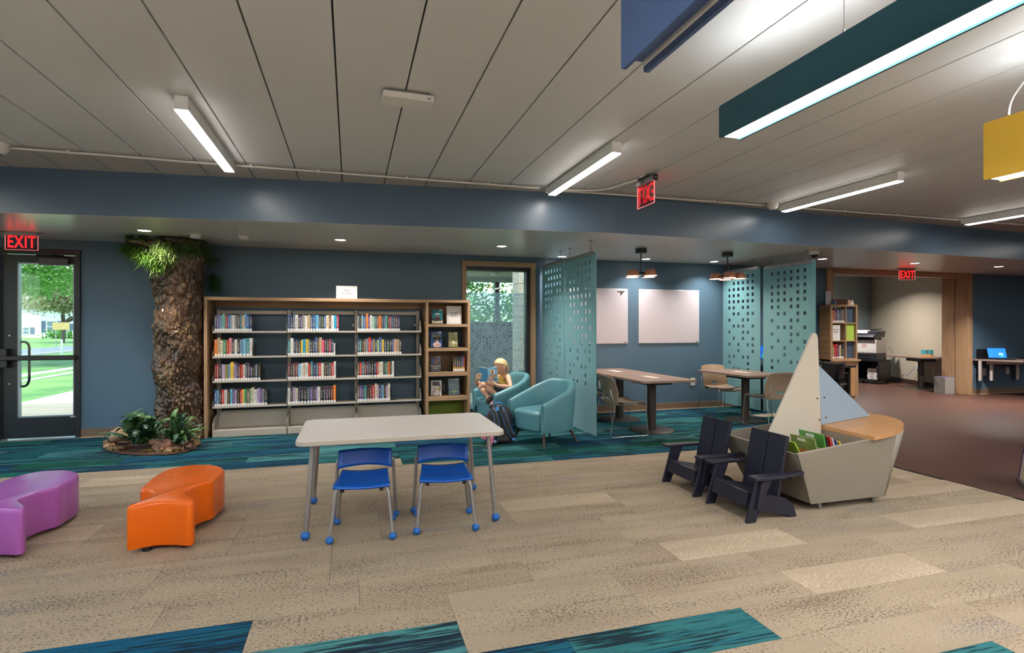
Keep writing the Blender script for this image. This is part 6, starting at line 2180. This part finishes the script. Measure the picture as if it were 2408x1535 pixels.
MB().box(-.062, -.03, -.001, .003, .006, .05, Matrix.Rotation(-.15, 4, 'X')).box(-.03, .02, -.001, .003, .045, .075, Matrix.Rotation(-.15, 4, 'X')).build('printed_picture', mat('orange_print', (224, 140, 60), .6), t)
MB().box(.066, .071, 0, .05, 0, .085).build('side_leaf', M_BLACK, t)
t = thing('flyer_stand', 'tall pale framed sheet standing behind the box on the oak tower', 'sign', (TX0 + .07, TYF + .12, .80 + TH))
MB().box(-.06, .06, 0, .01, 0, .25).build('card', mat('pale_lilac_sheet', (190, 184, 194), .4), t)
t = MB().box(0, .028, 0, .09, 0, .075).build('pencil_cup', mat('blue_white_tin', (120, 140, 180), .5), loc=(TX0 + .108, TYF + .015, .80 + TH + .001))
tag(t, 'small blue and white tin beside the box on the oak tower', 'tin')
cb = thing('tower_cabinet', 'oak plank fronted cabinet under the book tower', 'cabinet', (TX0 + .06, TYF - .01, 0))
for k in range(8):
    z = .135 + k * .079
    MB().box(0, .50, 0, .022, z, z + .0765).build('front_plank', M_OAKP, cb, bevel=.0015, seg=1)
MB().box(.50, .555, -.004, .25, .135, .766).build('side_panel', M_OAKZ, cb, bevel=.002)
MB().box(0, .50, .022, .25, .135, .766).build('cabinet_body', M_OAK, cb)
MB().box(.04, .51, .03, .24, 0, .135).build('plinth', M_OAKP, cb)

# desk, screen and black chair left of the tower
dk_ = thing('staff_desk', 'dark topped desk behind the right hanging panels', 'desk', (7.35, 7.70, 0))
MB().box(-.70, .93, -.38, .42, .70, .735).build('desk_top', mat('black_desk_top', (40, 38, 40), .5), dk_, bevel=.003)
for sx in (-.66, .86):
    MB().box(sx, sx + .04, -.3, .38, 0, .70).build('leg_panel', M_PED, dk_)
def monitor(label, loc, rz, c, w=.30, h=.24):
    t = thing('computer_screen', label, 'monitor', loc, rz)
    MB().box(-w / 2, w / 2, -.012, .02, .10, .10 + h).build('bezel', M_BLACK, t, bevel=.004)
    MB().box(-w / 2 + .01, w / 2 - .01, -.0135, -.011, .112, .09 + h).build('lit_screen', emit_mat('lit_screen_' + str(int(loc[0] * 10)), c, .55), t)
    MB().box(-.03, .03, .02, .05, .01, .25).build('stand', M_BLACK, t)
    MB().box(-.11, .11, -.06, .09, 0, .012).build('stand_foot', M_BLACK, t, bevel=.003)
    return t
mm = monitor('blue lit computer screen glimpsed through the gap between right hanging panels', (6.86, 7.93, .736), math.radians(38), (20, 90, 200))
MB().box(.0, .12, -.0142, -.0136, .115, .19).build('screen_picture', emit_mat('lit_green_tile', (40, 190, 90), .5), mm)
t = MB().box(-.2, .2, -.07, .07, 0, .018).build('keyboard', M_BLACK, loc=(7.15, 7.62, .737), rot=(0, 0, -.2), bevel=.003)
tag(t, 'black keyboard on the staff desk behind the hanging panels', 'keyboard')
t = MB().box(-.16, .16, -.10, .10, 0, .045).lathe([(.03, .045), (.025, .06)], 12).build('desk_phone', M_BLACK, loc=(7.95, 7.75, .737), bevel=.006)
tag(t, 'black desk phone on the staff desk beside the oak tower', 'phone')
def task_chair(label, loc, rz, seat_h=.50):
    """faces -y; separate seat shell and back shell on a five star base"""
    t = thing('task_chair', label, 'chair', loc, rz)
    def back(u_, v_):
        c = 2 * u_ - 1
        return (c * (.24 - .03 * v_), .22 + .05 * v_ - .10 * c * c, seat_h + .13 + .24 * v_ + .03 * c * c * v_)
    MB().grid(back, 14, 10).build('backrest', M_BLACK, t, smooth=60, solid=.02)
    def seat(u_, v_):
        c = 2 * u_ - 1
        return (c * .235, -.24 + .44 * v_, seat_h + .03 * c * c - .03 * max(0, .2 - v_) / .2)
    MB().grid(seat, 12, 10).build('seat', M_BLACK, t, smooth=60, solid=.03)
    MB().tube([(0, .12, seat_h - .02), (0, .27, seat_h - .02), (0, .265, seat_h + .25)], .018, 8).build('back_bracket', M_BLACK, t)
    for sx in (-1, 1):
        MB().tube(fillet([(sx * .20, .1, seat_h - .03), (sx * .29, .08, seat_h - .02), (sx * .29, .06, seat_h + .18)], .05), .014, 8).build('arm_post', M_BLACK, t)
        MB().box(sx * .29 - .035, sx * .29 + .035, -.12, .13, seat_h + .18, seat_h + .205).build('armrest', M_BLACK, t, bevel=.008)
    MB().tube([(0, 0, .10), (0, 0, seat_h - .02)], .025, 12).build('gas_column', M_STEEL, t, smooth=50)
    for k in range(5):
        a = k * 2 * math.pi / 5 + .3
        e = Vector((.29 * math.cos(a), .29 * math.sin(a), .075))
        l = MB().tube([(0, 0, .115), e], [.026, .016], 8).build('base_leg', M_BLACK, t, smooth=50)
        MB().lathe([(.022, -.018), (.028, -.012), (.028, .012), (.022, .018)], 12, Matrix.Translation((e.x, e.y, .028)) @ Matrix.Rotation(a, 4, 'Z') @ Matrix.Rotation(math.pi / 2, 4, 'X')).tube([(e.x, e.y, .03), (e.x, e.y, .075)], .008, 6).build('caster', mat('grey_caster', (70, 70, 76), .4), l)
    return t
task_chair('black task chair at the staff desk before the oak tower', (7.28, 7.0, 0), math.radians(180), .46)

# ---------------------------------------------------------------- copy room furniture
ang = math.atan2(.939, .345)
ct_ = thing('printer_cart', 'black open cabinet on casters carrying the office printer', 'cabinet', (12.26, 10.22, 0), math.radians(17))
# own space: x along depth towards the wall side, y along the front edge away from the camera
for nm, a in (('side_panel', (0, .62, 0, .03, .09, .57)), ('side_panel', (0, .62, .62, .65, .09, .57)), ('top_board', (0, .62, 0, .65, .55, .575)), ('bottom_board', (0, .62, 0, .65, .07, .10)), ('back_panel', (.58, .62, 0, .65, .09, .57))):
    MB().box(*a).build(nm, mat('black_cart_panel', (24, 23, 30), .45), ct_, bevel=.002)
for x_, y_ in ((.05, .05), (.57, .05), (.05, .60), (.57, .60)):
    MB().tube([(x_, y_ - .015, .03), (x_, y_ + .015, .03)], .03, 12).tube([(x_, y_, .03), (x_, y_, .07)], .01, 8).build('caster', M_STEEL, ct_)
RZ = ang - math.pi / 2
RC = math.radians(17)
def at_cart(x, y, z):
    return (12.26 + x * math.cos(RC) - y * math.sin(RC), 10.22 + x * math.sin(RC) + y * math.cos(RC), z)
pr_ = thing('office_printer', 'white and black office printer with red lettering on the black cart', 'printer', at_cart(.02, .06, .576), RC)
M_PRW = mat('printer_white', (206, 204, 204), .4)
M_PRD = mat('printer_dark', (44, 46, 54), .4)
MB().box(0, .52, 0, .52, 0, .165).build('paper_tray_unit', M_PRD, pr_, bevel=.005)
for z in (.01, .09):
    MB().box(-.006, .0, .02, .5, z, z + .07).build('drawer_front', M_PRD, pr_, bevel=.002)
    MB().box(-.009, -.005, .12, .40, z + .025, z + .045).build('drawer_handle', M_BLACK, pr_)
MB().box(-.01, .52, 0, .52, .167, .49).build('printer_body', M_PRW, pr_, bevel=.008)
MB().box(-.013, -.009, .05, .46, .19, .46).build('front_cover', M_PRW, pr_, bevel=.002)
text('AOS', .062, mat('red_lettering', (200, 40, 44), .5), pr_, (-.0138, .27, .375), (math.pi / 2, 0, -math.pi / 2), .0005)
MB().box(-.0142, -.013, .21, .33, .335, .343).build('red_line', mat('red_line_ink', (200, 70, 70), .5), pr_)
MB().box(-.0142, -.013, .24, .31, .318, .322).build('grey_line', M_INK, pr_)
MB().box(.06, .46, .08, .50, .49, .56).build('scanner_neck', M_PRD, pr_)
MB().box(.02, .50, .02, .52, .56, .64).build('scanner_body', M_PRD, pr_, bevel=.01)
MB().frustum([(-.07, .04, .565), (.02, .04, .555), (.02, .50, .555), (-.07, .50, .565)], [(-.05, .04, .585), (.02, .04, .63), (.02, .50, .63), (-.05, .50, .585)]).build('control_panel', M_PRD, pr_, bevel=.004)
MB().box(-.045, -.02, .07, .10, .590, .600).build('orange_keys', emit_mat('orange_keys_lit', (240, 140, 60), .5), pr_)
MB().box(-.045, -.02, .12, .15, .590, .600).build('blue_keys', emit_mat('blue_keys_lit', (60, 160, 220), .5), pr_)
MB().box(.0, .20, .20, .53, .642, .735).build('document_feeder', M_PRW, pr_, bevel=.015)
MB().box(.03, .48, .0, .20, .642, .715).build('feeder_tray', M_PRD, pr_, bevel=.01)
MB().frustum([(.14, .10, .718), (.56, .10, .75), (.56, .46, .75), (.14, .46, .718)], [(.14, .10, .728), (.56, .10, .762), (.56, .46, .762), (.14, .46, .728)]).build('paper_rest', M_BLACK, pr_)
for k in range(5):
    t = thing('paper_ream', f'{"lowest,second,middle,fourth,topmost".split(",")[k]} wrapped ream in the stack of white paper inside the printer cart', 'paper', at_cart(.08, .07 + (.012 if k % 2 else 0), .102 + k * .054), RC, 'reams in the printer cart')
    MB().box(0, .28, 0, .216, 0, .052).build('wrapper', M_PAPER, t, bevel=.004)
    MB().box(-.001, .0, .08, .15, .018, .034).build('printed_label', mat('ream_print', (110, 110, 120), .6), t)
o = MB().box(0, .08, 0, .06, 0, .05).build('paper_box', M_WHITEPL, loc=at_cart(.1, .04, .374), rot=(0, 0, RC))
tag(o, 'small white carton on top of the paper reams in the cart', 'box')
o = MB().tube(fillet([at_cart(.50, -.0, .9), at_cart(.55, -.06, .82), at_cart(.56, -.05, .66), at_cart(.50, -.02, .60)], .08), .006, 6).build('network_cable', mat('grey_blue_cable', (96, 110, 140), .5))
tag(o, 'grey blue cable looping down behind the office printer', 'cable')

def uv_(a, b, z=0):      # along the angled wall (a) and out from it (b), from the table's near front corner
    return Vector((11.76 + .345 * a + .939 * b, 8.89 + .939 * a - .345 * b, z))
ctb = thing('wall_table', 'grey brown pedestal table against the beige copy room wall', 'table', uv_(0, 0), RZ)
MB().box(0, .74, 0, 1.15, .70, .73).build('table_top', M_GREYWOOD, ctb, bevel=.003)
MB().lathe([(.0, 0), (.33, .0), (.33, .008), (.31, .016), (.0, .018)], 36, Matrix.Translation((.38, .50, 0)), False).build('base_plate', M_PED, ctb, smooth=40)
MB().tube([(.38, .50, .015), (.38, .50, .63)], .055, 20).build('column', M_PED, ctb, smooth=50)
MB().box(.22, .54, .25, .75, .62, .70).build('support_bracket', M_BLACK, ctb, bevel=.004)
o = thing('tent_card', 'small turquoise and orange tent card on the copy room table', 'sign', uv_(.32, .40, .731), math.radians(37))
MB().add([(0, -.11, 0), (0, .11, 0), (.05, .11, .15), (.05, -.11, .15), (.10, -.11, 0), (.10, .11, 0)], [(0, 3, 2, 1), (4, 5, 2, 3)]).build('card', mat('turquoise_card', (70, 180, 200), .5), o, solid=.002)
MB().add([(-.002, -.11, 0), (-.002, .11, 0), (.0145, .11, .05), (.0145, -.11, .05)], [(0, 3, 2, 1)]).build('printed_band', mat('orange_band', (236, 160, 80), .5), o, solid=.001)
MB().box(.025, .029, -.02, .02, .09, .13).build('printed_emblem', mat('brown_print', (120, 96, 70), .5), o)
o = MB().lathe([(.0, 0), (.07, .001), (.072, .004), (0, .005)], 24, None, False).build('cable_cover', M_WHITEPL, loc=uv_(.62, .38, .731))
tag(o, 'round white cable cover set in the copy room table top', 'cover')
bin_ = thing('waste_bin', 'square brushed steel waste bin against the opening jamb', 'bin', (11.77, 8.34, 0), math.radians(-16))
bn = MB()
w_, d_, h_ = .21, .29, .345
for a in ((0, w_, 0, .006, 0, h_), (0, w_, d_ - .006, d_, 0, h_), (0, .006, 0, d_, 0, h_), (w_ - .006, w_, 0, d_, 0, h_), (0, w_, 0, d_, 0, .01)):
    bn.box(*a)
bn.build('bin_body', mat('satin_steel', (176, 172, 168), .5, metal=.55), bin_)
MB().box(.006, w_ - .006, .006, d_ - .006, .25, h_ + .004).build('bin_liner', mat('violet_liner', (90, 84, 130), .5), bin_)
o = outlet('wall_outlet', 'white double wall box with a blue cable, left of the table column', (12.938, 9.77, .45), .16, .13)
o.rotation_euler = (0, 0, math.radians(-112.6))
o = outlet('wall_outlet', 'white wall box with a black plug, right of the table column', (12.722, 9.25, .43), .09, .13)
o.rotation_euler = (0, 0, math.radians(-112.6))
o = MB().tube(fillet([(12.92, 9.80, .46), (12.90, 9.86, .38), (12.91, 9.95, .28), (12.93, 10.08, .20)], .05), .005, 6).build('blue_cable', mat('blue_cable', (70, 130, 200), .5))
tag(o, 'blue network cable from the copy room wall box towards the printer cart', 'cable')
o = MB().tube(fillet([(12.70, 9.25, .39), (12.64, 9.2, .2), (12.60, 9.1, .015), (12.3, 8.75, .012), (11.99, 8.62, .012)], .15, 6), .006, 6).tube(fillet([(12.5, 9.2, .03), (12.25, 8.9, .012), (12.0, 8.68, .012)], .1), .006, 6).build('white_cable', M_WHITEPL)
tag(o, 'white cables lying on the brown floor between table foot and bin', 'cable')

# ---------------------------------------------------------------- computer counter at the right
cn = thing('computer_counter', 'saw toothed grey wall counter on three bracket fins at the right edge', 'counter', (0, 0, 0))
M_CTR = wood('grey_counter_wood', (128, 112, 106), 'X', .8, .42)
for k, dx in enumerate((0, 1.62)):
    pl = [(12.24 + dx, 8.13), (12.28 + dx, 7.98), (12.52 + dx, 7.40), (13.86 + dx, 7.92), (13.90 + dx, 8.13)]
    MB().prism(pl, .70, .735).build('counter_top', M_CTR, cn, bevel=.002)
    MB().frustum([(12.35 + dx, 7.93, .64), (12.58 + dx, 7.46, .655), (13.7 + dx, 7.90, .655), (13.7 + dx, 7.96, .64)], [(12.33 + dx, 7.93, .70), (12.54 + dx, 7.42, .70), (13.7 + dx, 7.87, .70), (13.7 + dx, 7.96, .70)]).build('front_apron', M_CTR, cn)
for x_, y_ in ((12.24, 7.99), (12.47, 7.93), (13.30, 7.97)):
    M = Matrix.Translation((x_, y_, 0)) @ Matrix.Rotation(math.radians(27), 4, 'Z')
    MB().box(0, .22, -.022, .022, .30, .70, M).build('bracket_fin', mat('pale_fin_laminate', (176, 168, 166), .5), cn, bevel=.002)
lp = thing('laptop', 'open black laptop with blue screen on the computer counter', 'laptop', (12.62, 7.90, .736), math.radians(-28))
MB().box(-.17, .17, -.24, .0, 0, .016).build('keyboard_base', M_BLACK, lp, bevel=.003)
M = Matrix.Translation((0, 0, .014)) @ Matrix.Rotation(-.30, 4, 'X')
MB().box(-.17, .17, 0, .008, 0, .225, M).build('screen_lid', M_BLACK, lp, bevel=.002)
MB().box(-.16, .16, -.0015, .0005, .018, .217, M).build('lit_screen', emit_mat('lit_blue_screen', (30, 120, 225), .7), lp)
MB().box(.03, .10, -.0022, -.0014, .09, .12, M).box(.02, .11, -.0022, -.0014, .07, .088, M).build('screen_picture', emit_mat('lit_pale_tile', (150, 190, 235), .6), lp)
MB().box(.05, .11, -.0022, -.0014, .03, .066, M).build('screen_picture', emit_mat('lit_green_blue_tile', (30, 180, 180), .6), lp)
o = MB().box(-.11, .11, -.04, .04, 0, .20).build('privacy_screen', M_BLACK, loc=(12.48, 8.09, .736))
tag(o, 'black upright box behind the laptop against the blue wall', 'box')
mm2 = MB().box(-.26, .26, -.10, .10, 0, .02).box(-.06, .06, -.05, .05, .02, .035).build('keyboard', M_BLACK, loc=(13.65, 7.86, .737), rot=(0, 0, -.4), bevel=.004)
tag(mm2, 'black keyboard at the right end of the computer counter', 'keyboard')
o = MB().box(-.15, .15, -.03, .03, 0, .10).build('computer_box', M_BLACK, loc=(14.1, 8.09, .737))
tag(o, 'low black computer box on the counter cut by the right edge', 'computer')
outlet('wall_outlet', 'white wall plate with a black plug under the computer counter', (12.62, 8.148, .46), .09, .15)
outlet('wall_outlet', 'white blank wall plate under the middle of the computer counter', (13.30, 8.148, .47), .11, .15, False)
task_chair('black task chair whose caster shows at the right edge under the counter', (13.85, 7.0, 0), math.radians(190))
# white framed book truck end at the right edge
tr2 = thing('book_truck', 'white and indigo end of a book truck cut by the right edge', 'book truck', (5.435, 3.15, 0), math.radians(-50))
def leaning(x0, x1, y0, y1, z0, z1, lean):
    return MB().frustum([(x0, y0, z0), (x1, y0, z0), (x1, y1, z0), (x0, y1, z0)], [(x0 + lean, y0, z1), (x1 + lean, y0, z1), (x1 + lean, y1, z1), (x0 + lean, y1, z1)])
leaning(0, .02, 0, .5, .03, .8, .10).build('end_panel', mat('cream_panel', (200, 186, 166), .5), tr2, bevel=.002)
leaning(-.006, .026, .5, .515, .03, .8, .10).build('edge_trim', mat('indigo_trim', (54, 46, 110), .5), tr2)
leaning(-.006, .026, -.015, .0, .03, .8, .10).build('edge_trim', mat('indigo_trim', (54, 46, 110), .5), tr2)
MB().box(-.02, .3, -.03, .53, .0, .03).build('floor_plate', M_STEEL, tr2)
